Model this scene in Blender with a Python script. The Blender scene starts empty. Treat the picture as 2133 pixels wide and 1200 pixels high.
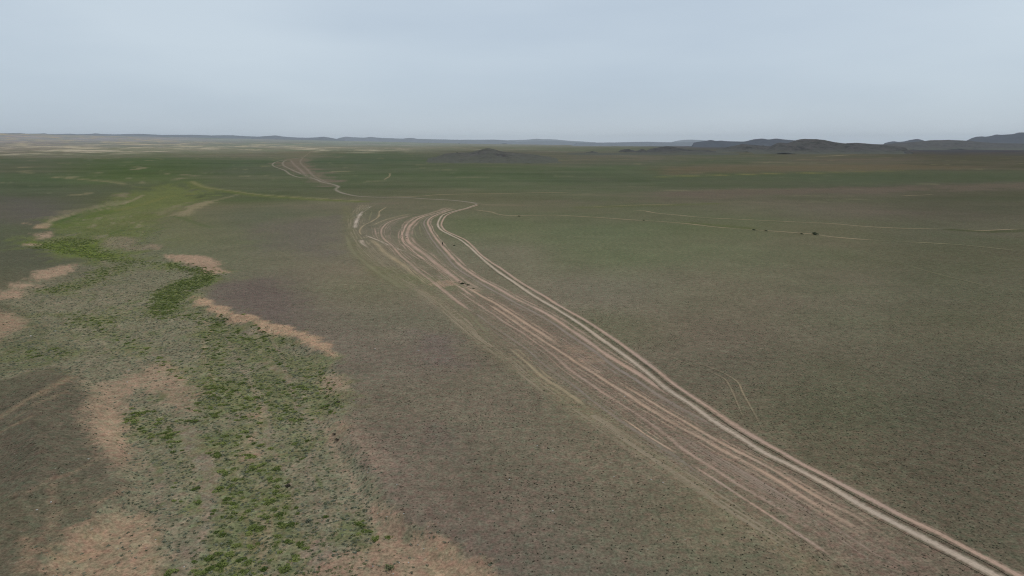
import bpy, bmesh, math, random
import numpy as np
from mathutils import Vector, Matrix

random.seed(7)
RNG = np.random.default_rng(11)
SC = bpy.context.scene
COL = SC.collection

# ---------------------------------------------------------------- camera
CAM_H = 46.0            # height of the viewpoint above the plain (m)
FPX = 1441.0            # focal length in photo pixels (2133 wide)
HORIZON = 297.0
PITCH = math.atan((600.0 - HORIZON) / FPX)
cam_data = bpy.data.cameras.new('camera')
cam = bpy.data.objects.new('camera', cam_data)
COL.objects.link(cam)
cam.location = (0, 0, CAM_H)
cam.rotation_euler = (math.pi / 2 - PITCH, 0, 0)
cam_data.sensor_width = 36.0
cam_data.lens = FPX / 2133.0 * 36.0
cam_data.clip_start = 0.5
cam_data.clip_end = 90000
SC.camera = cam

# ---------------------------------------------------------------- world, sun, exposure
SUN_EL, SUN_AZ = math.radians(56), math.radians(18)     # azimuth from +Y towards +X (ahead, a little right)
HAZE = 3.4e-5
world = bpy.data.worlds.new("World")
SC.world = world
world.use_nodes = True
wn = world.node_tree
wn.nodes.clear()
out = wn.nodes.new('ShaderNodeOutputWorld')
bg = wn.nodes.new('ShaderNodeBackground')
sky = wn.nodes.new('ShaderNodeTexSky')
sky.sky_type = 'NISHITA'
sky.sun_disc = False
sky.sun_elevation = SUN_EL
sky.sun_rotation = SUN_AZ
sky.altitude = 1200
sky.air_density = 1.0
sky.dust_density = 2.0
sky.ozone_density = 1.0
# thin overcast veil: pale grey-blue cloud sheet mixed over the clear sky, with soft streaks
tc = wn.nodes.new('ShaderNodeTexCoord')
mp = wn.nodes.new('ShaderNodeMapping'); mp.inputs['Scale'].default_value = (1.0, 1.6, 5.0)
nz = wn.nodes.new('ShaderNodeTexNoise'); nz.inputs['Scale'].default_value = 1.25; nz.inputs['Detail'].default_value = 5; nz.inputs['Roughness'].default_value = 0.45
wn.links.new(tc.outputs['Generated'], mp.inputs['Vector']); wn.links.new(mp.outputs['Vector'], nz.inputs['Vector'])
mr = wn.nodes.new('ShaderNodeMapRange')
mr.inputs['From Min'].default_value = 0.30; mr.inputs['From Max'].default_value = 0.70
mr.inputs['To Min'].default_value = 0.0; mr.inputs['To Max'].default_value = 1.0
wn.links.new(nz.outputs['Fac'], mr.inputs['Value'])
veil = wn.nodes.new('ShaderNodeMix'); veil.data_type = 'RGBA'
veil.inputs[6].default_value = (4.9, 5.88, 7.05, 1)
veil.inputs[7].default_value = (6.8, 7.78, 8.6, 1)
wn.links.new(mr.outputs['Result'], veil.inputs[0])
mixs = wn.nodes.new('ShaderNodeMix'); mixs.data_type = 'RGBA'
mixs.inputs[0].default_value = 0.86
wn.links.new(sky.outputs['Color'], mixs.inputs[6]); wn.links.new(veil.outputs[2], mixs.inputs[7])
wn.links.new(mixs.outputs[2], bg.inputs['Color'])
bg.inputs['Strength'].default_value = 0.09
wn.links.new(bg.outputs['Background'], out.inputs['Surface'])

sun_data = bpy.data.lights.new('sun', 'SUN')
sun_data.energy = 1.4
sun_data.angle = math.radians(10)
sun_data.color = (1.0, 0.95, 0.87)
sun = bpy.data.objects.new('sun', sun_data)
COL.objects.link(sun)
sd = Vector((math.sin(SUN_AZ) * math.cos(SUN_EL), math.cos(SUN_AZ) * math.cos(SUN_EL), math.sin(SUN_EL)))
sun.rotation_euler = sd.to_track_quat('Z', 'Y').to_euler()
sun.location = (0, 0, 200)

SC.view_settings.view_transform = 'Standard'
SC.view_settings.look = 'None'
SC.view_settings.exposure = 0.0
SC.view_settings.gamma = 1.0
SC.view_settings.use_curve_mapping = False
SC.render.engine = 'CYCLES'
SC.cycles.use_denoising = True
SC.cycles.denoiser = 'OPENIMAGEDENOISE'
SC.cycles.denoising_input_passes = 'RGB_ALBEDO_NORMAL'
SC.cycles.denoising_prefilter = 'NONE'
SC.cycles.max_bounces = 4
SC.cycles.volume_bounces = 0
SC.cycles.use_adaptive_sampling = False
SC.cycles.filter_width = 1.1

# ---------------------------------------------------------------- helpers
def tag(o, label=None, cat=None, group=None, kind=None):
    if label: o['label'] = label
    if cat: o['category'] = cat
    if group: o['group'] = group
    if kind: o['kind'] = kind
    return o

def lin(c):
    c = np.asarray(c, float) / 255.0
    return np.where(c <= 0.04045, c / 12.92, ((c + 0.055) / 1.055) ** 2.4)

def smooth(a, b, x):
    t = np.clip((x - a) / (b - a + 1e-12), 0, 1)
    return t * t * (3 - 2 * t)

def _hash(ix, iy, seed):
    h = (ix.astype(np.int64) * 374761393 + iy.astype(np.int64) * 668265263 + seed * 974634533) & 0xFFFFFFFF
    h = ((h ^ (h >> 13)) * 1274126177) & 0xFFFFFFFF
    h = ((h ^ (h >> 16)) * 2246822519) & 0xFFFFFFFF
    return (h ^ (h >> 15)) & 0xFFFFFFFF

def noise2(x, y, seed=0):
    """gradient noise, about -1..1"""
    ix, iy = np.floor(x), np.floor(y)
    fx, fy = x - ix, y - iy
    u = fx * fx * fx * (fx * (fx * 6 - 15) + 10)
    v = fy * fy * fy * (fy * (fy * 6 - 15) + 10)
    r = []
    for dx, dy in ((0, 0), (1, 0), (0, 1), (1, 1)):
        a = _hash(ix + dx, iy + dy, seed) * (2 * math.pi / 4294967296.0)
        r.append(np.cos(a) * (fx - dx) + np.sin(a) * (fy - dy))
    return ((r[0] * (1 - u) + r[1] * u) * (1 - v) + (r[2] * (1 - u) + r[3] * u) * v) * 1.5

def fbm(x, y, oct=4, seed=0, rough=0.5):
    s = 0; a = 1; n = 0
    for i in range(oct):
        s = s + a * noise2(x * 2 ** i + 17.3 * i, y * 2 ** i - 9.1 * i, seed + i)
        n += a; a *= rough
    return s / n

def project(x, y, z):
    cp, sp = math.cos(PITCH), math.sin(PITCH)
    dz = z - CAM_H
    depth = y * cp - dz * sp
    up = y * sp + dz * cp
    depth = np.where(depth < 1.0, 1.0, depth)
    return 1066.5 + FPX * x / depth, 600.0 - FPX * up / depth, depth

def ray(u, v):
    u = np.asarray(u, float); v = np.asarray(v, float)
    cp, sp = math.cos(PITCH), math.sin(PITCH)
    a = (u - 1066.5) / FPX; b = -(v - 600.0) / FPX
    return a, cp + b * sp, -sp + b * cp

def flat(pts):
    """photo points -> plain at z = 0"""
    p = np.asarray(pts, float)
    dx, dy, dz = ray(p[:, 0], p[:, 1])
    t = CAM_H / np.maximum(-dz, 1e-4)
    return np.stack([dx * t, dy * t], 1)

def seg_dist(px, py, poly, closed=True):
    d2 = np.full(px.shape, 1e18)
    n = len(poly)
    for i in range(n if closed else n - 1):
        ax, ay = poly[i]; bx, by = poly[(i + 1) % n]
        ex, ey = bx - ax, by - ay
        L = ex * ex + ey * ey + 1e-12
        t = np.clip(((px - ax) * ex + (py - ay) * ey) / L, 0, 1)
        q = (px - ax - t * ex) ** 2 + (py - ay - t * ey) ** 2
        d2 = np.minimum(d2, q)
    return np.sqrt(d2)

def inside(px, py, poly):
    c = np.zeros(px.shape, bool)
    n = len(poly)
    for i in range(n):
        ax, ay = poly[i]; bx, by = poly[(i + 1) % n]
        if ay == by: continue
        cond = (ay > py) != (by > py)
        c ^= cond & (px < (bx - ax) * (py - ay) / (by - ay) + ax)
    return c

def sdist(px, py, poly):
    d = seg_dist(px, py, poly)
    return np.where(inside(px, py, poly), d, -d)      # positive inside

# ---------------------------------------------------------------- relief of the plain
RIVER = [(290,385),(330,376),(400,386),(430,402),(415,420),(385,440),(362,452),(345,470),(330,490),(325,508),(340,524),(400,545),(440,562),(452,580),(440,600),(408,612),(430,635),(480,655),(540,675),(600,698),(650,722),(690,742),(702,765),(710,790),(716,830),(705,860),(730,900),(760,950),(780,985),(800,1030),(830,1080),(900,1110),(960,1140),(1020,1190),(1060,1290),
         (20,1290),(80,1200),(120,1140),(200,1080),(262,1020),(245,960),(222,930),(196,900),(188,850),(165,810),(140,780),(90,770),(0,790),(-80,800),(-80,690),(0,655),(20,632),(5,620),(10,605),(60,580),(110,560),(160,548),(190,540),(130,530),(80,520),(45,515),(42,505),(70,488),(100,480),(88,466),(110,450),(160,440),(200,430),(260,405)]
RIVER_W = flat(RIVER)
MOUND_W = flat([(-60,860),(60,800),(140,775),(185,825),(200,890),(220,945),(190,1000),(110,1060),(60,1120),(-60,1180)])
RISE_X = np.array([-60, 0, 20, 35, 46, 90])      # azimuth (deg from +Y, right positive + 40) handled below

def far_rise(x, y):
    d = np.hypot(x, y)
    az = np.degrees(np.arctan2(x, y))
    A = np.interp(az, [-60, -36, -25, -14, -4, 3, 10, 60], [150, 138, 104, 70, 28, 6, 0, 0])
    A = np.where(np.abs(az) > 90, 0, A)
    return A * smooth(2300, 9300, d) ** 1.15

def height(x, y):
    h = far_rise(x, y)
    d = np.hypot(x, y)
    near = d < 1500
    hn = np.zeros_like(h)
    xs, ys = x[near], y[near]
    s = sdist(xs, ys, RIVER_W)
    dd = np.hypot(xs, ys)
    wob = fbm(xs / 14, ys / 14, 3, 5) * 2.2
    w = np.clip(dd * 0.03, 3.0, 9.0)
    hn0 = -1.35 * smooth(-0.3 * w, w, s + wob)
    m = sdist(xs, ys, MOUND_W)
    hn0 = hn0 + 2.4 * smooth(0, 14, m + wob * 0.4)
    hn0 = hn0 + 0.25 * fbm(xs / 40, ys / 40, 3, 8) * smooth(1400, 700, dd) + 0.04 * fbm(xs / 6, ys / 6, 2, 9) * smooth(500, 250, dd)
    hn[near] = hn0
    # low eroded scarps and knolls far out
    far = d > 2200
    xf, yf = x[far], y[far]
    df = d[far]
    az = np.degrees(np.arctan2(xf, yf))
    sc = smooth(2600, 3300, df) * smooth(9000, 5200, df) * np.interp(az, [-60, -36, 5, 14, 60], [1, 1, 0.5, 0.25, 0.2])
    n = np.abs(fbm(xf / 320, yf / 240, 4, 21))
    hn[far] += sc * 11 * (n - 0.15)
    hn[far] += 5 * smooth(2600, 5000, df) * fbm(xf / 900, yf / 900, 3, 33)
    return h + hn

def drop(pts):
    """photo points -> points on the relief (first hit of the view ray)"""
    p = np.asarray(pts, float).reshape(-1, 2)
    dx, dy, dz = ray(p[:, 0], p[:, 1])
    tf = np.where(dz < -1e-3, CAM_H / np.maximum(-dz, 1e-3), 20000)
    ts = np.linspace(0.80, 1.03, 40)
    prev_t = tf * ts[0]
    res = tf.copy(); done = np.zeros(len(p), bool); prev_g = None
    for s in ts:
        t = tf * s
        g = CAM_H + dz * t - height(dx * t, dy * t)
        if prev_g is not None:
            hit = (~done) & (g <= 0) & (prev_g > 0)
            res[hit] = (prev_t + (t - prev_t) * prev_g / (prev_g - g + 1e-9))[hit]
            done |= hit
        prev_g, prev_t = g, t
    x, y = dx * res, dy * res
    return np.stack([x, y, height(x, y)], 1)

def spline(P, step):
    """Catmull-Rom through 2-D points, resampled at about `step` (scalar or f(dist))"""
    P = np.asarray(P, float)
    P = np.vstack([2 * P[0] - P[1], P, 2 * P[-1] - P[-2]])
    o = []
    for i in range(1, len(P) - 2):
        p0, p1, p2, p3 = P[i - 1], P[i], P[i + 1], P[i + 2]
        st = step(np.hypot(*p1)) if callable(step) else step
        n = max(2, int(np.hypot(*(p2 - p1)) / st))
        # centripetal parametrisation, because the spacing of the points varies a lot
        t01 = max(np.hypot(*(p1 - p0)), 1e-6) ** 0.5; t12 = max(np.hypot(*(p2 - p1)), 1e-6) ** 0.5; t23 = max(np.hypot(*(p3 - p2)), 1e-6) ** 0.5
        m1 = (p2 - p1) + t12 * ((p1 - p0) / t01 - (p2 - p0) / (t01 + t12))
        m2 = (p2 - p1) + t12 * ((p3 - p2) / t23 - (p3 - p1) / (t12 + t23))
        t = np.linspace(0, 1, n, endpoint=False)[:, None]
        o.append((2 * t**3 - 3 * t**2 + 1) * p1 + (t**3 - 2 * t**2 + t) * m1 + (-2 * t**3 + 3 * t**2) * p2 + (t**3 - t**2) * m2)
    o.append(P[-2][None])
    return np.vstack(o)

# ---------------------------------------------------------------- soil and plant-cover colours
# colours are read off the ground by eye (sRGB), then turned into base colour with the daylight factor
LIGHT = np.array([0.86, 0.93, 0.97])
AIR = np.array([0.42, 0.50, 0.58])
def albedo(c, d):
    T = np.exp(-d * HAZE)[:, None]
    a = (c - (1 - T) * AIR) / (T * LIGHT)
    return np.clip(a, 0.025, 0.7)

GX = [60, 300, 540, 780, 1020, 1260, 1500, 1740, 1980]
GRID = {  # darker right columns: shading towards the frame edge kept in the ground colour
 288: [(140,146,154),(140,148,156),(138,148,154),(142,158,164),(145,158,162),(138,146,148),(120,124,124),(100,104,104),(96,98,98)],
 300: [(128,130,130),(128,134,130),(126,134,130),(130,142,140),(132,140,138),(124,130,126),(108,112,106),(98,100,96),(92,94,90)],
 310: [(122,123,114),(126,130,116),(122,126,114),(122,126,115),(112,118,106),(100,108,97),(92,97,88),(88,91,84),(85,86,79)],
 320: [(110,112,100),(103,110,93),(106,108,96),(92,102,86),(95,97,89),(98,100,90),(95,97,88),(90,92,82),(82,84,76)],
 335: [(82,92,76),(76,92,66),(82,94,76),(80,92,76),(92,95,82),(88,92,80),(85,92,78),(92,90,80),(84,84,74)],
 350: [(84,90,74),(76,92,62),(84,92,76),(82,92,74),(82,92,72),(80,92,72),(90,90,76),(92,92,76),(84,84,72)],
 370: [(76,90,68),(80,94,62),(86,94,74),(80,92,70),(80,92,70),(78,88,70),(76,88,68),(72,86,68),(74,82,68)],
 390: [(78,88,70),(84,92,68),(88,94,74),(84,92,72),(84,94,72),(86,92,74),(86,90,74),(84,86,74),(80,82,70)],
 410: [(86,90,76),(94,98,70),(90,96,72),(94,98,78),(96,98,78),(96,98,80),(100,96,84),(92,92,78),(82,84,70)],
 440: [(94,92,82),(98,102,76),(98,100,84),(104,102,86),(100,102,82),(98,100,80),(96,98,80),(94,94,80),(86,86,74)],
 480: [(84,90,74),(102,104,84),(100,102,84),(106,104,92),(98,104,82),(96,102,82),(94,98,78),(92,92,76),(86,86,74)],
 530: [(86,88,76),(104,106,88),(104,104,88),(112,108,94),(110,108,94),(100,104,84),(100,102,84),(94,94,78),(84,84,70)],
 600: [(96,94,80),(106,104,90),(106,100,92),(112,108,92),(112,108,94),(112,108,96),(106,102,88),(98,96,82),(88,88,74)],
 680: [(96,94,80),(106,104,90),(106,98,92),(108,104,92),(112,106,94),(104,102,86),(104,98,86),(98,96,82),(90,88,74)],
 760: [(96,93,80),(106,102,90),(108,102,92),(108,102,92),(108,102,90),(106,100,88),(98,94,82),(92,90,76),(86,84,72)],
 850: [(90,88,76),(106,102,90),(110,105,92),(108,102,90),(108,102,90),(108,104,88),(98,94,80),(88,86,72),(84,82,70)],
 950: [(90,86,76),(106,100,88),(110,104,90),(108,100,90),(108,102,90),(108,102,88),(106,100,86),(92,88,74),(86,82,70)],
 1060:[(94,92,78),(106,100,88),(108,102,88),(108,100,90),(106,98,88),(104,98,86),(108,102,86),(102,96,82),(86,82,70)],
 1200:[(100,94,82),(108,102,90),(108,102,88),(106,98,88),(104,96,88),(102,96,86),(100,96,82),(102,96,82),(88,84,72)],
}
GY = sorted(GRID)
_g = np.array([GRID[k] for k in GY], float)
for _i, _k in enumerate(GY):
    if 330 <= _k <= 400: _g[_i] += 3
    if _k >= 480: _g[_i] += np.array([0, 1, 1, 1, 1, 2, 3, 5, 6])[:, None]
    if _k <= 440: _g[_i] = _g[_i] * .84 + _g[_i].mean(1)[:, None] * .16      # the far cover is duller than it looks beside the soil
GL = lin(_g)      # rows x cols x 3

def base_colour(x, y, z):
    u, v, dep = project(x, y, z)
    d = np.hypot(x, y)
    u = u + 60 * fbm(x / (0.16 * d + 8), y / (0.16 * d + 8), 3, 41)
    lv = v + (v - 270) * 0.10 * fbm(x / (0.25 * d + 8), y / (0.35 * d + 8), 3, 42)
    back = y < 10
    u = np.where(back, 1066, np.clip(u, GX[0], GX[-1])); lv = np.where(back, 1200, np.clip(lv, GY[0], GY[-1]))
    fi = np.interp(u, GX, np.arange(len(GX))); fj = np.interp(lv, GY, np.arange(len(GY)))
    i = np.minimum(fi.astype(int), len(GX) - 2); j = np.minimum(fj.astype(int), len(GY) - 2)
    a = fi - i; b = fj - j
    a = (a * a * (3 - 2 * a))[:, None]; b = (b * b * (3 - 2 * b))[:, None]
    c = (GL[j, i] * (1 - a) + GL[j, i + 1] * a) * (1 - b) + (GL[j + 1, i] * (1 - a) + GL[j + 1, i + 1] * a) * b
    # patchy plant cover and stony patches, at several sizes
    far = smooth(260, 900, d)
    n1 = fbm(x / 34, y / 34, 4, 51)
    n2 = fbm(x / 160, y / 120, 4, 52)
    n3 = fbm(x / 700, y / 420, 4, 53)
    g = 0.55 * n1 * (1 - 0.6 * far) + 0.85 * n2 * smooth(120, 500, d) + 0.8 * n3 * smooth(700, 2500, d)
    c = c * (1 + g[:, None] * np.array([0.17, 0.04, 0.14]))
    n4 = fbm(x / 11 + 3, y / 11, 3, 54) * smooth(600, 150, d)
    n5 = fbm(x / 380 + 8, y / 110, 6, 55, .66) * smooth(250, 800, d)
    n6 = fbm(x / 95 + 3, y / 60, 4, 56, .6) * smooth(300, 700, d) * smooth(6000, 2500, d)
    c = c * (1 + 0.10 * n4[:, None] + 0.34 * n5[:, None] * np.array([1.15, .85, 1.0])) * (1 + n6[:, None] * np.array([.22, .10, .20]))
    az = np.degrees(np.arctan2(x, y))
    fl = smooth(.26, .46, fbm(x / 110 + 9, y / 48, 5, 57, .6)) * smooth(450, 800, d) * smooth(5000, 2200, d) * np.interp(az, [-60, -36, -12, -2, 10, 60], [.7, .7, .6, .25, .35, .4])
    c = c * (1 - fl[:, None]) + lin((127, 124, 104)) * fl[:, None]
    return c

BARE = (150, 129, 112)
SAND = (124, 114, 104)
# (points, colour, opacity, softness m per m distance, edge noise per m distance)
AREAS = [
 # riverbed, gravelly grey-green
 (RIVER, (118,115,98), 0.92, .012, .02),
 ([(20,640),(70,640),(110,690),(130,720),(150,745),(60,770),(0,780),(-60,780),(-60,700),(60,700)], (96,98,78), .75, .02, .02),
 ([(330,470),(400,440),(420,470),(400,520),(330,505)], (104,106,84), .6, .03, .03),
 # dark stony ground
 ([(455,590),(560,578),(620,610),(640,660),(600,675),(540,660),(490,642),(440,612)], (100,91,88), .7, .03, .03),
 ([(520,470),(700,450),(720,500),(690,540),(560,520)], (102,98,92), .7, .05, .04),
 ([(0,410),(120,420),(130,450),(60,462),(0,450)], (92,90,88), .7, .05, .03),
 ([(200,385),(290,378),(300,395),(200,412),(130,425),(110,410)], (86,90,78), .5, .05, .03),
 ([(870,690),(950,700),(960,760),(900,760)], (106,96,94), .6, .04, .03),
 ([(880,880),(980,900),(960,960),(890,930)], (102,94,88), .5, .04, .03),
 # the dark hillock at the left edge
 ([(-60,850),(60,805),(140,778),(186,825),(198,890),(222,945),(200,985),(130,1010),(60,1040),(-60,1050)], (93,89,78), .85, .012, .03),
 ([(-60,1040),(60,1030),(160,1000),(255,1010),(160,1090),(110,1130),(60,1160),(-60,1130)], (96,92,79), .7, .012, .05),
 # bare pinkish banks
 ([(345,531),(400,530),(440,540),(466,556),(464,570),(448,571),(420,560),(390,548),(352,543)], (154,130,114), .95, .006, .008),
 ([(403,610),(430,624),(480,647),(520,659),(560,671),(610,683),(660,704),(696,728),(700,742),(680,740),(640,721),(600,703),(540,681),(480,662),(430,643),(410,627)], (162,136,116), .95, .006, .008),
 ([(662,785),(690,776),(717,800),(722,832),(704,828),(680,806)], (148,128,112), .9, .010, .012),
 ([(690,878),(740,882),(785,925),(805,990),(765,965),(722,930),(700,905)], (131,117,105), .75, .015, .015),
 ([(690,890),(712,878),(722,905),(700,925)], (142,122,106), .6, .01, .012),
 ([(775,1050),(800,1058),(830,1080),(870,1108),(930,1128),(960,1140),(1000,1168),(1040,1200),(1070,1290),(640,1290),(650,1200),(690,1165),(760,1150),(790,1120),(780,1090)], (140,122,106), .8, .010, .02),
 ([(880,1120),(950,1136),(1000,1166),(1040,1200),(1060,1270),(940,1260),(900,1180)], (156,132,112), .6, .01, .02),
 ([(60,1290),(100,1200),(112,1145),(180,1092),(240,1058),(290,1075),(330,1110),(345,1160),(310,1200),(280,1290)], (144,123,105), .85, .012, .02),
 ([(120,1130),(170,1100),(215,1110),(160,1165),(110,1180)], (158,130,108), .6, .01, .02),
 ([(188,800),(240,788),(330,760),(380,780),(411,830),(402,852),(340,842),(290,802),(262,822),(256,900),(248,965),(218,945),(196,885),(184,830)], (140,123,107), .85, .012, .02),
 ([(195,850),(245,850),(250,920),(235,950),(205,910)], (150,129,111), .6, .012, .02),
 ([(-60,648),(30,655),(60,662),(66,680),(0,692),(-60,692)], (140,121,105), .8, .012, .015),
 ([(5,604),(60,574),(130,553),(172,548),(152,565),(100,586),(60,600),(30,620),(5,623)], (150,128,112), .92, .006, .01),
 ([(45,512),(60,498),(104,482),(104,492),(75,505),(62,516)], (148,128,113), .92, .006, .008),
 ([(40,464),(70,466),(92,468),(90,476),(60,471)], (150,131,113), .9, .004, .005),
 ([(86,472),(94,462),(112,452),(116,455),(98,466)], (138,126,106), .8, .004, .005),
 ([(363,447),(385,433),(420,422),(446,418),(424,428),(392,442),(374,450)], (130,123,102), .8, .006, .006),
 ([(205,501),(240,492),(280,494),(300,507),(335,511),(322,519),(250,516)], (124,116,102), .8, .01, .01),
 ([(300,510),(325,508),(338,514),(330,520),(308,516)], (146,126,110), .8, .006, .006),
 ([(145,405),(200,401),(194,404),(150,407)], (128,122,100), .6, .004, .006),
 ([(235,405),(268,403),(272,410),(240,412)], (126,118,102), .6, .006, .006),
 ([(205,427),(270,416),(274,420),(212,432),(180,440)], (126,122,104), .6, .006, .008),
 ([(124,440),(190,432),(188,440),(130,448)], (116,112,94), .6, .008, .008),
 ([(330,440),(370,425),(400,420),(360,436),(335,448)], (122,118,96), .6, .008, .01),
 # sandy dry channels in the riverbed
 ([(365,888),(408,886),(420,920),(442,958),(458,985),(446,1020),(430,1062),(414,1060),(420,1000),(400,965),(378,932)], SAND, .9, .006, .008),
 ([(543,846),(557,848),(564,910),(556,952),(548,915)], SAND, .85, .006, .006),
 ([(610,832),(622,850),(640,856),(632,864),(612,852)], SAND, .85, .006, .006),
 ([(540,752),(565,752),(590,772),(612,790),(604,800),(575,782)], SAND, .8, .006, .006),
 ([(505,672),(525,676),(520,690),(545,700),(535,706),(500,690)], SAND, .8, .006, .006),
 ([(304,728),(325,724),(328,735),(340,740),(318,742)], SAND, .85, .006, .006),
 ([(350,985),(330,968),(322,960),(316,975),(326,1010),(328,1040)], SAND, .6, .008, .008),
 ([(375,1110),(395,1120),(385,1170),(370,1200),(360,1200)], SAND, .7, .006, .008),
 ([(660,1100),(640,1120),(625,1170),(640,1200),(720,1200),(700,1160),(680,1130)], (126,114,103), .8, .01, .015),
 ([(505,940),(530,915),(545,935),(530,970),(500,960)], (142,124,108), .7, .008, .012),
 ([(515,850),(530,850),(528,870),(512,868)], (144,126,108), .7, .006, .01),
 ([(520,1100),(560,1080),(580,1110),(560,1150),(530,1140)], (132,116,103), .7, .01, .015),
 # bare scrape beside the tracks, and the disturbed strip they run in
 ([(905,590),(930,584),(955,586),(975,596),(1000,604),(990,610),(950,596),(915,596)], (146,127,112), .7, .004, .01),
 ([(1180,718),(1205,722),(1235,738),(1250,752),(1215,752),(1195,738)], (140,120,106), .55, .004, .02),
 ([(600,330),(640,330),(650,352),(700,384),(690,388),(640,368),(600,355),(575,345)], (112,104,96), .75, .01, .02),
 ([(1380,369),(1540,364),(1700,361),(1880,356),(2200,355),(2200,377),(1900,384),(1700,389),(1500,393),(1380,393)], (82,89,74), .65, .03, .05),
 ([(1380,397),(1600,394),(1900,388),(2200,379),(2200,392),(1800,402),(1500,409),(1380,408)], (99,92,85), .7, .03, .05),
 ([(1380,350),(1560,346),(1800,343),(2000,345),(2000,352),(1700,357),(1380,364)], (99,92,80), .6, .03, .05),
 ([(590,316),(660,312),(660,330),(610,334)], (112,110,98), .6, .02, .03),
]
LINES = [   # (points, colour, opacity, half width m, softness m)
 # the wide worn strip and the darker ground between the wheel marks
 ([(1080,650),(1140,690),(1200,728),(1260,775),(1330,822),(1400,868),(1480,915),(1560,965),(1650,1010),(1750,1070),(1850,1125),(1960,1185),(2080,1250)], (116,104,94), .6, 6.0, 4.0),
 ([(1010,620),(1080,668),(1150,720),(1220,770),(1300,830),(1400,900),(1500,960),(1600,1020),(1700,1080),(1800,1150),(1900,1220)], (117,105,95), .6, 5.0, 3.0),
 ([(940,610),(1000,660),(1070,720),(1140,775),(1200,825),(1280,880),(1360,935),(1460,1000),(1560,1065),(1680,1150),(1760,1210)], (117,108,94), .5, 3.0, 2.6),
 ([(1241,868),(1297,905),(1354,945),(1425,996),(1482,1036),(1538,1081),(1595,1109),(1700,1190),(1760,1240)], (120,112,93), .6, 1.6, 1.6),
 ([(880,605),(930,640),(980,690),(1030,735),(1080,770),(1130,800),(1200,850),(1241,870)], (118,112,92), .55, 2.0, 2.0),
 ([(720,430),(728,470),(735,500),(755,535),(790,570),(850,595)], (108,108,84), .5, 3.5, 3.0),
 ([(800,560),(840,575),(890,585),(930,598)], (100,106,78), .6, 4.0, 4.0),
 ([(1229,690),(1301,731),(1355,771),(1401,809),(1453,843),(1535,898),(1590,932),(1663,972),(1740,1012),(1812,1053),(1883,1090),(1954,1125),(2025,1162),(2090,1197)], (86,80,70), .55, .45, .35),
 # rills of sand through the riverbed plants
 ([(650,868),(685,900),(700,950),(728,990),(745,1030),(768,1062),(788,1100),(800,1150),(815,1200)], (138,126,110), .8, .5, .6),
 ([(428,668),(440,690),(428,715),(424,742),(436,770),(445,790)], (140,128,108), .75, .5, .6),
 ([(560,700),(585,740),(600,790),(622,850),(645,880),(655,930),(640,980),(660,1040),(690,1110)], (126,117,104), .75, .45, .5),
 ([(505,930),(530,905),(545,860),(535,820),(520,790)], (142,128,110), .7, .4, .6),
 ([(455,985),(440,1040),(425,1080),(400,1130),(380,1200)], (126,116,104), .8, .6, .6),
 ([(300,960),(322,1000),(330,1050),(318,1100)], (128,118,104), .7, .4, .5),
 ([(540,1060),(560,1110),(550,1170),(560,1230)], (132,120,105), .7, .6, .7),
 ([(130,690),(180,720),(250,735),(310,770),(360,800)], (128,120,104), .55, .6, 1.0),
 ([(215,545),(235,560),(200,590),(215,620),(190,650)], (130,122,106), .55, .8, 1.2),
 ([(470,700),(500,760),(530,800),(560,870),(565,930),(600,990),(620,1060)], (126,117,104), .7, .4, .5),
 # streaks of bare soil down the hillock
 ([(155,784),(100,810),(50,838),(0,868),(-50,900)], (130,116,98), .8, .7, 1.0),
 ([(140,815),(95,832),(60,850),(20,880)], (124,112,95), .6, .3, .5),
 ([(60,870),(20,890),(-10,905)], (130,116,98), .7, .5, .6),
 ([(205,955),(150,985),(100,1000),(60,1025),(30,1030)], (128,114,98), .7, .3, .5),
 ([(260,1018),(200,1050),(150,1060),(120,1070),(110,1110)], (128,114,97), .6, .4, .7),
 ([(110,1010),(108,1050),(100,1100),(60,1160)], (130,114,98), .6, .4, .7),
 ([(52,1120),(60,1150),(40,1190)], (138,120,102), .6, .6, .9),
 # far streaks
 ([(1380,368),(1540,364),(1620,361.5),(1700,360.5)], (118,116,80), .75, 9, 9),
 ([(1700,360.5),(1800,357.5),(1880,355.5)], (104,104,74), .6, 9, 9),
 ([(1702,326),(1740,324.5),(1775,322.5),(1805,323)], (134,128,112), .85, 14, 14),
 ([(1524,338.6),(1600,338.6),(1695,339.4)], (122,118,104), .7, 10, 10),
 ([(1080,337),(1180,334),(1260,331.5),(1330,333)], (118,114,98), .6, 12, 12),
 ([(110,369),(180,374),(240,380),(262,384)], (128,124,100), .7, 5, 5),
 ([(180,330),(230,331)], (128,126,110), .6, 8, 8), ([(330,330),(345,330)], (135,130,112), .8, 10, 8), ([(270,347),(300,349),(280,353)], (132,126,108), .8, 7, 6),
 ([(372,363),(405,366)], (124,118,102), .7, 6, 6), ([(365,374),(380,371)], (128,122,104), .7, 5, 5), ([(40,356),(65,361)], (120,118,98), .6, 5, 5),
 ([(130,366),(160,364)], (124,120,98), .6, 5, 5), ([(280,380),(310,383)], (126,122,100), .7, 4, 4),
 # green ribbons
 ([(397,379),(418,389),(443,395),(494,401),(539,407),(606,412),(682,417),(748,420)], (96,104,66), .8, 7, 6),
 ([(397,377),(418,387),(443,393),(494,399),(539,405),(606,410),(682,415),(748,418)], (128,124,98), .65, 3, 3),
 ([(1212,432),(1275,430),(1340,428),(1427,426),(1490,424)], (92,98,70), .7, 6, 5),
 ([(1440,465),(1500,470),(1560,476)], (84,90,62), .7, 4, 3),
 ([(1990,479),(2060,483),(2133,480)], (70,78,56), .7, 4, 3),
]
SCARP = [(-60,306),(160,306),(420,309),(700,312),(830,313),(830,319),(680,318),(560,316),(420,318),(280,321),(120,326),(-60,326)]
SCARP_W = flat(SCARP)

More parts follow.
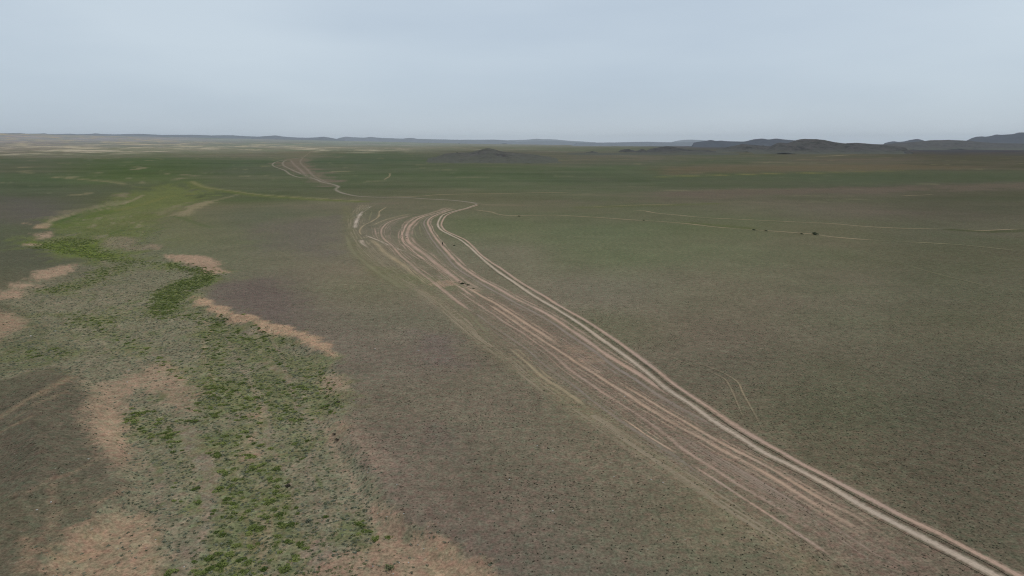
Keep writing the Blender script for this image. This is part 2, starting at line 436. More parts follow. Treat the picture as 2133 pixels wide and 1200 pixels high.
LUSH = [  # polygon, plants per m2, clump size, threshold
 ([(65,518),(85,505),(130,495),(200,500),(180,513),(235,522),(242,535),(200,541),(180,533),(150,526),(100,521)], 1.65, 6.0, -0.07),
 ([(275,538),(250,551),(200,562),(160,579),(120,593),(76,604),(76,611),(110,612),(160,597),(200,582),(240,566),(280,556)], 0.99, 3.0, 0.00),
 ([(200,535),(260,531),(320,545),(345,550),(300,553),(240,546)], 1.12, 4.0, -0.05),
 ([(340,545),(380,553),(420,560),(446,570),(448,582),(430,596),(400,604),(380,616),(362,640),(330,650),(310,640),(318,615),(350,595),(380,582),(415,575),(395,565),(360,558)], 2.3, 4.0, -.28),
 ([(310,638),(350,645),(400,655),(450,662),(470,670),(440,674),(380,662),(330,656)], 1.32, 3.0, -0.07),
 ([(425,672),(470,672),(510,678),(560,690),(605,708),(590,716),(545,706),(530,722),(500,716),(470,700),(440,690)], 1.05, 3.0, 0.00),
 ([(130,655),(170,650),(200,660),(235,650),(246,670),(232,686),(190,686),(150,676)], 1.12, 3.0, 0.03),
 ([(20,735),(50,725),(130,725),(150,735),(100,743),(50,746)], 1.12, 2.5, 0.00),
 ([(235,693),(270,703),(312,718),(332,743),(355,753),(395,772),(400,800),(360,780),(320,752),(280,730)], 0.81, 3.0, 0.05),
 ([(420,690),(450,690),(475,720),(462,745),(445,765),(468,800),(490,830),(470,840),(440,800),(428,760)], 1.05, 3.0, 0.00),
 ([(405,800),(440,790),(520,780),(600,790),(640,810),(630,880),(560,880),(500,870),(440,870),(410,860)], 1.12, 3.0, 0.05),
 ([(262,870),(300,850),(340,870),(405,880),(400,900),(370,930),(330,930),(270,912)], 1.24, 2.5, -0.05),
 ([(400,930),(450,900),(520,890),(560,960),(600,1010),(640,1080),(640,1120),(600,1200),(420,1200),(450,1100),(440,1050),(455,1000),(430,960)], 1.24, 2.6, 0.07),
 ([(310,1200),(360,1160),(420,1130),(470,1150),(470,1230),(300,1240)], 1.43, 2.5, -0.05),
 ([(640,800),(700,790),(714,830),(708,868),(660,860)], 0.93, 2.5, 0.05),
 ([(600,880),(640,870),(650,930),(620,960),(600,930)], 0.87, 2.5, 0.10),
 ([(712,1090),(755,1085),(768,1105),(785,1150),(745,1152),(720,1120)], 1.12, 2.0, 0.00),
 ([(380,985),(412,985),(418,1060),(395,1060)], 0.93, 2.0, 0.00),
 ([(490,700),(600,720),(690,770),(700,800),(640,810),(560,770),(500,740)], 0.56, 3.0, 0.15),
]
WASH = [(260,404),(300,398),(350,384),(400,392),(432,404),(405,424),(360,438),(335,452),(330,480),(322,510),(300,528),(200,535),(60,512),(105,490),(100,470),(120,452),(170,440),(215,428)]
AREAS.insert(1, (WASH, (101,109,73), .78, .02, .05))
AREAS.insert(2, ([(110,462),(160,446),(215,430),(262,420),(250,432),(190,455),(140,468),(112,478)], (86,100,60), .7, .015, .05))
AREAS.insert(3, ([(190,470),(300,440),(330,450),(300,480),(220,500),(180,495)], (94,100,68), .6, .03, .06))
AREAS.append((LUSH[3][0], (93,110,54), .55, .01, .02))
for _p in LUSH: AREAS.append((_p[0], (99,107,68), .5, .03, .06))
AREAS.append(([(70,517),(85,506),(130,498),(200,502),(180,514),(235,523),(240,534),(200,539),(150,524),(100,519)], (95,110,54), .7, .012, .03))
LINES += [
 ([(100,470),(108,460),(140,450),(195,440),(238,430),(272,419),(296,404)], (136,128,108), .75, 1.6, 1.6),
 ([(110,466),(150,452),(205,436),(250,424)], (70,90,52), .75, 1.8, 1.8),
 ([(215,492),(240,484),(262,474),(300,470)], (74,92,54), .6, 1.4, 1.4),
 ([(385,444),(420,424),(446,418),(500,404)], (132,126,104), .6, 2.0, 2.0),
 ([(240,440),(300,425),(360,408),(440,398)], (112,112,74), .5, 3, 3),
 ([(360,450),(400,462),(440,474)], (78,92,62), .5, 2, 2),
]
DROPPED = None
def prepare():
    global DROPPED
    DROPPED = ([drop(a[0])[:, :2] for a in AREAS], [spline(drop(l[0])[:, :2], lambda d: max(2.0, d * .02)) for l in LINES])

def paint_areas(c, x, y, d, bare):
    for (pts, col, op, so, nz), P in zip(AREAS, DROPPED[0]):
        if (sum(col) > 352) != bare: continue
        D = float(np.median(np.hypot(P[:, 0], P[:, 1])))
        if pts is RIVER: D = 170.0
        m = 0.10 * D
        k = np.nonzero((x > P[:, 0].min() - m) & (x < P[:, 0].max() + m) & (y > P[:, 1].min() - m) & (y < P[:, 1].max() + m))[0]
        if not len(k): continue
        xs, ys = x[k], y[k]
        dl = d[k] if pts is RIVER else D
        rag = (1.3 if bare else 1) * fbm(xs / (.05 * D), ys / (.05 * D), 6, 60, .68)
        s = sdist(xs, ys, P) + (nz + .006) * dl * rag * 1.6
        if bare and so > .008: so = so * 1.5
        w = (smooth(-so * dl, so * dl, s) * np.clip(op * (1 + .45 * fbm(xs / (.016 * D), ys / (.016 * D), 3, 63, .7)), 0, 1))[:, None]
        if pts is RIVER: w = w * smooth(360, 230, d[k])[:, None]
        c[k] = c[k] * (1 - w) + lin(col) * w

WASH_W = flat(WASH)
_f = flat([(400, 392), (130, 500)]); WASH_FLOW = (_f[1] - _f[0]) / np.linalg.norm(_f[1] - _f[0])
def ground_colour(x, y, z):
    """sRGB-linear colour under the day's light for points of the ground"""
    c = base_colour(x, y, z)
    d = np.hypot(x, y)
    paint_areas(c, x, y, d, False)
    for (pts, col, op, hw, so), P in zip(LINES, DROPPED[1]):
        m = hw + so * 2
        k = np.nonzero((x > P[:, 0].min() - m) & (x < P[:, 0].max() + m) & (y > P[:, 1].min() - m) & (y < P[:, 1].max() + m))[0]
        if not len(k): continue
        xs, ys = x[k], y[k]
        s = hw + so - seg_dist(xs, ys, P, False) + .6 * hw * fbm(xs / 4, ys / 4, 3, 61)
        w = smooth(0, 2 * so, s) * op * (0.75 + 0.5 * np.clip(fbm(xs / 9, ys / 9, 3, 62) + .2, -.5, .5))
        c[k] = c[k] * (1 - w[:, None]) + lin(col) * w[:, None]
    # gravel and sand sorted into streaks along the flow of the wash
    k = np.nonzero((d < 520) & (x < 20) & (y > 0))[0]
    xs, ys, dk = x[k], y[k], d[k]
    a1 = smooth(-2, 6, sdist(xs, ys, RIVER_W)) * smooth(300, 240, dk)
    wf = WASH_FLOW; a2 = smooth(-10, 20, sdist(xs, ys, WASH_W))
    p1 = fbm(xs / 2.6 + .25 * noise2(xs / 9, ys / 9, 3) * 9, ys / 10, 5, 81, .6)
    al, ac = xs * wf[0] + ys * wf[1], xs * wf[1] - ys * wf[0]
    p2 = fbm(ac / 9, al / 34, 5, 82, .62)
    for p, a in ((p1, a1), (p2, a2)):
        w = (smooth(.10, .40, p) * a * .55)[:, None]; c[k] = c[k] * (1 - w) + lin((136, 128, 112)) * w
        w = (smooth(.12, .42, -p) * a * .55)[:, None]; c[k] = c[k] * (1 - w) + lin((88, 98, 64)) * w
    paint_areas(c, x, y, d, True)
    # pale eroded clay scarps far out on the left
    k = np.nonzero((d > 2200) & (d < 9000))[0]
    xs, ys = x[k], y[k]
    az = np.degrees(np.arctan2(xs, ys))
    s = smooth(-300, 300, sdist(xs, ys, SCARP_W))
    more = smooth(3200, 4200, d[k]) * smooth(8600, 6500, d[k]) * np.interp(az, [-40, 2, 12], [.55, .4, 0])
    n = fbm(xs / 260, ys / 330, 5, 71, .6)
    n2 = fbm(xs / 90, ys / 160, 4, 72, .6)
    n = n + .5 * n2
    w = np.clip(s * smooth(-.05, .35, n) * .95 + more * smooth(.2, .5, n), 0, 1)[:, None]
    c[k] = c[k] * (1 - w) + lin((164, 159, 146)) * w
    return c

# ---------------------------------------------------------------- materials
def new_mat(name):
    m = bpy.data.materials.new(name); m.use_nodes = True
    nt = m.node_tree; nt.nodes.clear()
    o = nt.nodes.new('ShaderNodeOutputMaterial'); b = nt.nodes.new('ShaderNodeBsdfPrincipled')
    nt.links.new(b.outputs[0], o.inputs[0])
    b.inputs['Roughness'].default_value = 0.95
    b.inputs['Specular IOR Level'].default_value = 0.0
    return m, nt, b

def N(nt, t, **kw):
    n = nt.nodes.new(t)
    for k, v in kw.items():
        if k in n.inputs.keys(): n.inputs[k].default_value = v
        else: setattr(n, k, v)
    return n

def noise_node(nt, vec, scale, detail=3, rough=.55):
    n = N(nt, 'ShaderNodeTexNoise'); n.inputs['Scale'].default_value = scale
    n.inputs['Detail'].default_value = detail; n.inputs['Roughness'].default_value = rough
    nt.links.new(vec, n.inputs['Vector'])
    return n.outputs['Fac']

def rng(nt, v, a, b, c, d):
    n = N(nt, 'ShaderNodeMapRange'); n.clamp = True
    for i, q in zip(('From Min', 'From Max', 'To Min', 'To Max'), (a, b, c, d)): n.inputs[i].default_value = q
    nt.links.new(v, n.inputs['Value']); return n.outputs['Result']

def mul(nt, a, b):
    n = N(nt, 'ShaderNodeMath', operation='MULTIPLY'); nt.links.new(a, n.inputs[0])
    if isinstance(b, (int, float)): n.inputs[1].default_value = b
    else: nt.links.new(b, n.inputs[1])
    return n.outputs[0]

def scale_col(nt, col, f):
    n = N(nt, 'ShaderNodeVectorMath', operation='SCALE')
    nt.links.new(col, n.inputs[0]); nt.links.new(f, n.inputs['Scale']); return n.outputs[0]

def mixc(nt, f, a, b):
    n = N(nt, 'ShaderNodeMix', data_type='RGBA')
    if isinstance(f, float): n.inputs[0].default_value = f
    else: nt.links.new(f, n.inputs[0])
    for s, q in ((6, a), (7, b)):
        if isinstance(q, tuple): n.inputs[s].default_value = (*q, 1)
        else: nt.links.new(q, n.inputs[s])
    return n.outputs[2]

def soil(nt, bsdf):
    """fine grain of the plain on top of its large-scale colours: pebbles, dust, low dry plants"""
    geo = N(nt, 'ShaderNodeNewGeometry'); pos = geo.outputs['Position']
    att = N(nt, 'ShaderNodeAttribute', attribute_name='cover')
    c = att.outputs['Color']
    g1 = rng(nt, noise_node(nt, pos, 2.4, 5, .75), .3, .7, .52, 1.48)
    g2 = rng(nt, noise_node(nt, pos, .55, 4, .65), .3, .7, .78, 1.22)
    g3 = rng(nt, noise_node(nt, pos, .06, 4, .6), .3, .7, .93, 1.07)
    c = scale_col(nt, c, mul(nt, mul(nt, g1, g2), g3))
    # small dark plants and pebbles
    v = N(nt, 'ShaderNodeTexVoronoi'); v.inputs['Scale'].default_value = 1.5; v.inputs['Randomness'].default_value = 1
    nt.links.new(pos, v.inputs['Vector'])
    spot = rng(nt, v.outputs['Distance'], .10, .24, 1, 0)
    thin = rng(nt, noise_node(nt, pos, .11, 3), .42, .62, .15, .8)
    c = mixc(nt, mul(nt, spot, thin), c, (.055, .055, .036))
    v2 = N(nt, 'ShaderNodeTexVoronoi'); v2.inputs['Scale'].default_value = 1.1
    nt.links.new(pos, v2.inputs['Vector'])
    pale = rng(nt, v2.outputs['Distance'], .07, .15, 1, 0)
    c = mixc(nt, mul(nt, pale, rng(nt, noise_node(nt, pos, .17, 3), .45, .65, 0, .8)), c, (.30, .275, .235))
    # hue drift between greenish and reddish soil
    h = noise_node(nt, pos, .9, 4, .65)
    tint = mixc(nt, rng(nt, h, .32, .68, 0, 1), (1.12, .96, .93), (.90, 1.04, .93))
    m = N(nt, 'ShaderNodeMix', data_type='RGBA', blend_type='MULTIPLY'); m.inputs[0].default_value = 1
    nt.links.new(c, m.inputs[6]); nt.links.new(tint, m.inputs[7])
    c = m.outputs[2]
    b = N(nt, 'ShaderNodeBump'); b.inputs['Strength'].default_value = .6; b.inputs['Distance'].default_value = .12
    nt.links.new(noise_node(nt, pos, 4.5, 3, .6), b.inputs['Height'])
    nt.links.new(b.outputs[0], bsdf.inputs['Normal'])
    return c, pos

M_GROUND, nt, b = new_mat('steppe_ground')
c, pos = soil(nt, b); nt.links.new(c, b.inputs['Base Color'])

M_RUT, nt, b = new_mat('worn_track')
c, pos = soil(nt, b)
wear = N(nt, 'ShaderNodeAttribute', attribute_name='wear').outputs['Fac']
dirt = N(nt, 'ShaderNodeAttribute', attribute_name='dirt').outputs['Color']
grit = rng(nt, noise_node(nt, pos, 5, 4, .7), .3, .7, .88, 1.12)
blot = noise_node(nt, pos, 1.6, 4, .65)
ad = N(nt, 'ShaderNodeMath', operation='ADD'); nt.links.new(wear, ad.inputs[0])
ln = N(nt, 'ShaderNodeAttribute', attribute_name='lane')
mpn = N(nt, 'ShaderNodeMapping'); mpn.inputs['Scale'].default_value = (2.4, .05, 1)
nt.links.new(ln.outputs['Vector'], mpn.inputs['Vector'])
stk = rng(nt, noise_node(nt, mpn.outputs[0], 1.0, 4, .6), .25, .75, -.5, .5)
stk = mul(nt, stk, N(nt, 'ShaderNodeAttribute', attribute_name='streaky').outputs['Fac'])
ad2 = N(nt, 'ShaderNodeMath', operation='ADD'); nt.links.new(rng(nt, blot, .25, .75, -.30, .30), ad2.inputs[0]); nt.links.new(stk, ad2.inputs[1])
nt.links.new(ad2.outputs[0], ad.inputs[1])
nt.links.new(mixc(nt, rng(nt, ad.outputs[0], .12, 1.0, 0, 1), c, scale_col(nt, dirt, grit)), b.inputs['Base Color'])

def plant_mat(name, a, bcol, tip=None):
    m, nt, b = new_mat(name)
    oi = N(nt, 'ShaderNodeObjectInfo')
    geo = N(nt, 'ShaderNodeNewGeometry')
    c = mixc(nt, oi.outputs['Random'], a, bcol)
    n = noise_node(nt, geo.outputs['Position'], 9, 2)
    c = scale_col(nt, c, rng(nt, n, .3, .7, .65, 1.35))
    nt.links.new(c, b.inputs['Base Color'])
    b.inputs['Roughness'].default_value = .8
    tr = N(nt, 'ShaderNodeBsdfTranslucent'); nt.links.new(c, tr.inputs['Color'])
    mx = N(nt, 'ShaderNodeMixShader'); mx.inputs[0].default_value = .4
    o = next(n for n in nt.nodes if n.type == 'OUTPUT_MATERIAL')
    nt.links.new(b.outputs[0], mx.inputs[1]); nt.links.new(tr.outputs[0], mx.inputs[2]); nt.links.new(mx.outputs[0], o.inputs[0])
    return m

M_GREEN = plant_mat('bright_leaves', (.105, .145, .036), (.300, .330, .110))
M_SAGE = plant_mat('grey_green_leaves', (.315, .320, .235), (.105, .125, .070))
M_OLIVE = plant_mat('olive_leaves', (.270, .275, .145), (.105, .135, .055))
M_DARK = plant_mat('dry_dark_stems', (.105, .100, .070), (.070, .072, .046))
M_BUSH = plant_mat('dark_bush_leaves', (.065, .090, .042), (.075, .095, .050))
M_BROWN = plant_mat('brown_twigs', (.105, .088, .066), (.12, .10, .075))
M_WOOD = plant_mat('woody_stem', (.09, .07, .05), (.10, .08, .06))

def stone_mat(name, col):
    m, nt, b = new_mat(name)
    geo = N(nt, 'ShaderNodeNewGeometry')
    n = rng(nt, noise_node(nt, geo.outputs['Position'], 12, 4), .3, .7, .75, 1.2)
    r = N(nt, 'ShaderNodeRGB'); r.outputs[0].default_value = (*col, 1)
    nt.links.new(scale_col(nt, r.outputs[0], n), b.inputs['Base Color'])
    return m
M_PALE = stone_mat('pale_stone', (.42, .395, .355))
M_DSTONE = stone_mat('dark_stone', (.055, .048, .042))

def hill_mat(name, a, bcol, rock, foot=None):
    m, nt, b = new_mat(name)
    geo = N(nt, 'ShaderNodeNewGeometry'); pos = geo.outputs['Position']
    c = mixc(nt, rng(nt, noise_node(nt, pos, .012, 5, .65), .35, .65, 0, 1), a, bcol)
    r = rng(nt, noise_node(nt, pos, .03, 5, .7), .50, .62, 0, .9)
    c = mixc(nt, r, c, rock)
    if foot:      # grass and scree creep up the lower slopes
        sx = N(nt, 'ShaderNodeSeparateXYZ'); nt.links.new(pos, sx.inputs[0])
        zz = N(nt, 'ShaderNodeMath', operation='MULTIPLY_ADD'); zz.inputs[1].default_value = 34.0
        nt.links.new(noise_node(nt, pos, .018, 5, .65), zz.inputs[0]); nt.links.new(sx.outputs['Z'], zz.inputs[2])
        c = mixc(nt, rng(nt, zz.outputs[0], 16, 34, 0, 1), foot, c)
    c = scale_col(nt, c, rng(nt, noise_node(nt, pos, .2, 3), .3, .7, .85, 1.15))
    nt.links.new(c, b.inputs['Base Color'])
    bp = N(nt, 'ShaderNodeBump'); bp.inputs['Strength'].default_value = .7; bp.inputs['Distance'].default_value = 6
    nt.links.new(noise_node(nt, pos, .05, 5, .65), bp.inputs['Height']); nt.links.new(bp.outputs[0], b.inputs['Normal'])
    return m
M_HILL = hill_mat('stony_hill', (.088, .075, .068), (.062, .060, .048), (.024, .021, .020), (.088, .088, .062))
M_MOUND = hill_mat('brown_mound', (.108, .098, .086), (.088, .086, .066), (.058, .052, .047), (.098, .098, .072))
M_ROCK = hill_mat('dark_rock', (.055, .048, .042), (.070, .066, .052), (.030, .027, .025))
M_HILLPALE = hill_mat('pale_far_hill', (.185, .200, .225), (.165, .185, .200), (.13, .14, .16))  # pale blue of distant air mixed into the rock colour
M_HILLFAR = hill_mat('far_hill', (.040, .045, .062), (.034, .038, .050), (.028, .030, .038))  # bluish cast of far haze put into the base colour

def grid_mesh(name, V, nr, nc, wrap=False):
    """V: (nr*nc,3) rows x columns -> mesh of quads"""
    i = np.arange(nr - 1)[:, None]; j = np.arange(nc if wrap else nc - 1)[None, :]
    j2 = (j + 1) % nc
    q = np.stack([i * nc + j, i * nc + j2, (i + 1) * nc + j2, (i + 1) * nc + j], -1).reshape(-1, 4)
    return quad_mesh(name, V, q)

def quad_mesh(name, V, F):
    me = bpy.data.meshes.new(name)
    k = F.shape[1]
    me.vertices.add(len(V)); me.vertices.foreach_set('co', np.asarray(V, np.float32).ravel())
    me.loops.add(F.size); me.loops.foreach_set('vertex_index', F.astype(np.int32).ravel())
    me.polygons.add(len(F)); me.polygons.foreach_set('loop_start', np.arange(0, F.size, k, dtype=np.int32))
    try: me.polygons.foreach_set('loop_total', np.full(len(F), k, np.int32))
    except Exception: pass
    me.update(calc_edges=True)
    return me

def vcol(me, name, c):
    a = me.attributes.new(name, 'FLOAT_COLOR', 'POINT')
    a.data.foreach_set('color', np.concatenate([c, np.ones((len(c), 1))], 1).astype(np.float32).ravel())

def vfac(me, name, f):
    a = me.attributes.new(name, 'FLOAT', 'POINT'); a.data.foreach_set('value', np.asarray(f, np.float32))

def link(name, me, mat, parent=None, smooth_shade=False):
    o = bpy.data.objects.new(name, me); COL.objects.link(o)
    if mat and not me.materials: me.materials.append(mat)
    if parent: o.parent = parent
    if smooth_shade: me.polygons.foreach_set('use_smooth', np.ones(len(me.polygons), bool))
    return o

# ---------------------------------------------------------------- the ground sheet
for _i, _a in enumerate(AREAS):
    if _a[1][0] - _a[1][1] > 19: AREAS[_i] = (_a[0], (_a[1][0] - 3, _a[1][1] + 1, _a[1][2] + 1), *_a[2:])
prepare()
az_d = np.radians(np.linspace(-46, 46, 980))
az = np.concatenate([az_d, np.radians(np.linspace(48, 312, 90))])
NC = len(az)
rows = [1.0, 6, 14, 24, 34, 43, 50, 55, 59]
d = 62.0
while d < 24000:
    rows.append(d)
    cap = 45 if d < 6500 else (130 if d < 12000 else 700)
    d += min(d * d / (CAM_H * 692) * 1.1, cap)
rows = np.array(rows); NR = len(rows)
R, A = np.meshgrid(rows, az, indexing='ij')
gx, gy = (R * np.sin(A)).ravel(), (R * np.cos(A)).ravel()
gz = height(gx, gy)
GZ = gz.reshape(NR, NC)
me = grid_mesh('ground', np.stack([gx, gy, gz], 1), NR, NC, wrap=True)
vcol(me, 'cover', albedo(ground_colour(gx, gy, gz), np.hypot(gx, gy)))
ground = link('ground', me, M_GROUND, smooth_shade=True)
tag(ground, 'wide stony steppe plain with thin grey green plant cover and a dry riverbed', 'ground', kind='structure')

def sheet_z(x, y):
    """height of the ground sheet itself (its facets) inside the dense sector"""
    r = np.hypot(x, y); a = np.arctan2(x, y)
    fi = np.interp(r, rows, np.arange(NR)); fj = np.interp(a, az_d, np.arange(len(az_d)))
    i = np.minimum(fi.astype(int), NR - 2); j = np.minimum(fj.astype(int), len(az_d) - 2)
    p, q = fi - i, fj - j
    return (GZ[i, j] * (1 - q) + GZ[i, j + 1] * q) * (1 - p) + (GZ[i + 1, j] * (1 - q) + GZ[i + 1, j + 1] * q) * p

# ---------------------------------------------------------------- tracks
PALE = (171, 158, 142); PINK = (166, 145, 130); GREY = (134, 124, 114); TAN = (150, 138, 114); GREEN = (124, 122, 98); ORANGE = (168, 147, 128); WHITE = (172, 162, 148)
rut_level = [0]
def lane(me, across, along, k, streaky):
    """metres across and along the wheel mark, for the long streaks tyres leave"""
    a = me.attributes.new('lane', 'FLOAT_VECTOR', 'POINT')
    a.data.foreach_set('vector', np.stack([across.ravel(), along.ravel(), np.full(across.size, k * 7.3)], 1).astype(np.float32).ravel())
    vfac(me, 'streaky', np.full(across.size, streaky))

def band(parent, pts, width, col, strength=.3, streaky=1.5, n=27, name='worn_strip', gaps=.3):
    """broad strip of old, half overgrown wheel marks: many faint parallel streaks"""
    P = drop(pts)[:, :2]
    Q = spline(P, lambda d: max(.7, d * .005))
    t = np.gradient(Q, axis=0); t /= np.linalg.norm(t, axis=1)[:, None] + 1e-9
    nrm = np.stack([-t[:, 1], t[:, 0]], 1)
    s = np.concatenate([[0], np.cumsum(np.hypot(*np.diff(Q, axis=0).T))])
    hw = width / 2 * (1 + .2 * fbm(s / 30, s * 0 + 3, 3, int(width * 10)))
    cs = np.linspace(-1, 1, n); pr = 1 - np.abs(cs) ** 3
    e = min(.2 * s[-1], 14)
    st = strength * (1 + gaps * fbm(s / 18, s * 0, 4, 5)) 
    env = smooth(0, e, s) * smooth(0, e, s[-1] - s)
    x = (Q[:, None, 0] + nrm[:, None, 0] * cs[None] * hw[:, None]).ravel(); y = (Q[:, None, 1] + nrm[:, None, 1] * cs[None] * hw[:, None]).ravel()
    d = np.hypot(x, y)
    z = sheet_z(x, y) + .010 + d * 5e-5 - np.tile((np.abs(cs) > .99) * .008, len(Q))
    me = grid_mesh(name, np.stack([x, y, z], 1), len(Q), n)
    vcol(me, 'cover', albedo(ground_colour(x, y, z), d))
    vcol(me, 'dirt', albedo(np.repeat(lin(col)[None], len(x), 0), d))
    wr = (st[:, None] * pr[None] * env[:, None] - .7 * (1 - pr[None] * env[:, None])).ravel()
    vfac(me, 'wear', wr)
    lane(me, cs[None] * hw[:, None], s[:, None] + 0 * cs[None], width, streaky)
    o = link(name, me, M_RUT, parent, True)
    return o

def rut(parent, pts, width, col, strength=1.0, name='wheel_rut', fade=True, gaps=0.35, streaky=.6, offset=0.0, over=0.0):
    """one worn wheel mark: a narrow strip draped on the plain, its rims fading into the soil"""
    P = drop(pts)[:, :2]
    Q = spline(P, lambda d: max(.5, d * .0035))
    t = np.gradient(Q, axis=0); t /= np.linalg.norm(t, axis=1)[:, None] + 1e-9
    nrm = np.stack([-t[:, 1], t[:, 0]], 1)
    s = np.concatenate([[0], np.cumsum(np.hypot(*np.diff(Q, axis=0).T))])
    if offset: Q = Q + nrm * (offset * (1 + .5 * fbm(s / 40, s * 0, 3, 9)))[:, None]
    seed = 100 + rut_level[0] * 7
    dd = np.hypot(Q[:, 0], Q[:, 1])
    ln = .03 * np.median(dd)
    hw = width / 2 * 1.12 * (1 + .30 * fbm(s / (ln * 1.2), s * 0 + 3, 3, seed))
    side = .10 * width * fbm(s / (ln * 2), s * 0 + 7, 3, seed + 1)
    st = strength * (1 + gaps * 1.3 * fbm(s / (ln * 2.2), s * 0, 4, seed + 2))
    if fade:
        e = min(.22 * s[-1], 16.0)
        st = st * smooth(0, e, s) * smooth(0, e, s[-1] - s)
    cs = np.array([-2.1, -.95, -.35, .35, .95, 2.1]); pr = np.array([0, .52, 1, 1, .52, 0]); zz = np.array([-.004, .012, .0, .0, .012, -.004])
    V = []; W = []
    X = Q[:, None, 0] + nrm[:, None, 0] * (cs[None] * hw[:, None] + side[:, None])
    Y = Q[:, None, 1] + nrm[:, None, 1] * (cs[None] * hw[:, None] + side[:, None])
    x, y = X.ravel(), Y.ravel()
    d = np.hypot(x, y)
    rut_level[0] += 1
    lift = (.012 if offset else .024) + .0018 * (rut_level[0] % 8) + over + d * 7e-5
    z = sheet_z(x, y) + lift + np.tile(zz, len(Q)) * min(1, width)
    me = grid_mesh(name, np.stack([x, y, z], 1), len(Q), 6)
    vcol(me, 'cover', albedo(ground_colour(x, y, z), d))
    tone = 1 + .16 * fbm(s / (ln * 1.1), s * 0 + 1, 4, seed + 3); hue = fbm(s / (ln * 2.5), s * 0 + 5, 3, seed + 4)
    dc = lin(col)[None] * tone[:, None] * (1 + hue[:, None] * np.array([.06, -.01, -.08]))
    vcol(me, 'dirt', albedo(np.repeat(dc, 6, 0), d))
    vfac(me, 'wear', (st[:, None] * pr[None]).ravel())
    lane(me, cs[None] * hw[:, None], s[:, None] + 0 * cs[None], rut_level[0], streaky)
    o = link(name, me, M_RUT, parent, True)
    return o

def track(label, ruts, group=None, name='dirt_track', child='wheel_rut', ghosts=False):
    e = bpy.data.objects.new(name, None); COL.objects.link(e)
    tag(e, label, 'track' if name == 'dirt_track' else 'gully', group, 'structure')
    P = drop([ruts[0][0][0]])[0]
    e.location = P; e.empty_display_size = 1
    bpy.context.view_layer.update()
    for r in ruts:
        o = rut(e, *r[:4], name=child, **(r[4] if len(r) > 4 else {}))
        o.matrix_parent_inverse = Matrix.Translation(-Vector(P))
        if ghosts:
            for off, st in ((1.25 * r[1] + .35, .52), (-1.2 * r[1] - .5, .45)):
                o = rut(e, r[0], r[1] * .75, r[2], r[3] * st, name=child, gaps=.9, offset=off)
                o.matrix_parent_inverse = Matrix.Translation(-Vector(P))
    return e

TG = 'dirt tracks running side by side across the plain'
track('pale double dirt track, rightmost of the bundle, curving in from the far bend', [
 ([(993,426),(982,430),(970,434),(945,440.5),(924.5,447),(916,456),(912,468),(916,476),(924.5,483),(958,499.5),(978.5,515),(1000,535),(1032,562),(1065.7,585),(1116,619),(1150,639),(1200.7,670),(1250,705),(1301,741),(1347,776),(1394,814),(1441,844),(1488,878),(1535,907),(1600,948),(1657,976),(1736,1019),(1812.5,1064),(1883,1101),(1954,1138),(2025,1174.5),(2067.5,1197),(2150,1240)], .85, PALE, 1.0, {'gaps': .12, 'fade': False, 'over': .03}),
 ([(996,427),(985,431),(972,435),(943,443),(929.5,449.5),(922.5,459),(919.4,468.5),(923,476),(932,483),(968,499.5),(987,516),(1004,533),(1044,560),(1082.5,587),(1133,617),(1175,643),(1217.5,667),(1260,694),(1301,722),(1362,767),(1408,804),(1465,842),(1535,889),(1582,917),(1630,944),(1671,968),(1742,1004.5),(1812.5,1041),(1883,1078),(1954,1112),(2025,1149),(2096,1186),(2160,1220)], .8, PINK, 1.0, {'gaps': .15, 'fade': False, 'over': .03}),
], TG)
track('pinkish double dirt track that the walking person is on', [
 ([(948,432),(919,440.5),(894,452),(886,458),(883,466),(887,476),(896,493),(909,511),(924.5,528),(940,547),(956,562),(984.6,580),(1018,600.5),(1049,617),(1079,634),(1116,653),(1158.5,678),(1195,704),(1237,731.6),(1277,762),(1324,791),(1371,823),(1418,851),(1465,876),(1500,898),(1540,924)], .85, GREY, .85),
 ([(950,434),(916,445),(897.5,454),(891,464),(894,472.5),(904,491),(919,510),(936,530),(951,546),(968,560),(998,580),(1035,600),(1074,622.5),(1113,641),(1150,661),(1190,688),(1230,715),(1277,748),(1324,776),(1359,799.5),(1394,823),(1432,848)], 1.0, PINK, 1.0),
], TG, ghosts=True)
track('broad pinkish dirt track sweeping past three dark stones', [
 ([(936,430.5),(909,441),(869,452.5),(852,462),(842,476),(837.6,489.5),(840,503),(852,516.5),(865,528),(884,540),(905,552),(930,572),(952,592),(975,611),(1000,630)], 1.05, PINK, 1.0),
 ([(943,432),(918,441.5),(877,453),(856,469),(849.5,481),(848,493),(853,506),(866,516.5),(885,530),(905,547),(922,560),(942,575),(962,590),(985,605),(1008,619)], 1.7, PINK, .85),
], TG, ghosts=True)
track('bright rutted track below the bare scrape, middle of the bundle', [
 ([(945,588),(981,604),(1006.6,619),(1032,632.6),(1066,654.5),(1099,676.5),(1133,698),(1167,722),(1189,737)], .85, ORANGE, .95),
 ([(1000,624),(1018,634),(1049,654.5),(1082.5,678),(1116,700),(1150,722),(1184,744),(1207,760),(1237,778),(1265.5,797),(1301,818),(1336,842),(1371,863),(1418,891),(1465,915),(1500,935.5),(1535,954),(1600,990),(1671,1034),(1727.5,1068),(1776,1096),(1841,1134),(1883,1160),(1925,1186)], .75, ORANGE, .85),
 ([(1255,776),(1272.5,788),(1312,811),(1359,839),(1394,860),(1441,887),(1488,915),(1535,940),(1600,973),(1665,1013),(1727.5,1050),(1784,1078),(1827,1106.5),(1883,1140.5),(1914,1158)], .55, ORANGE, .85),
], TG, ghosts=True)
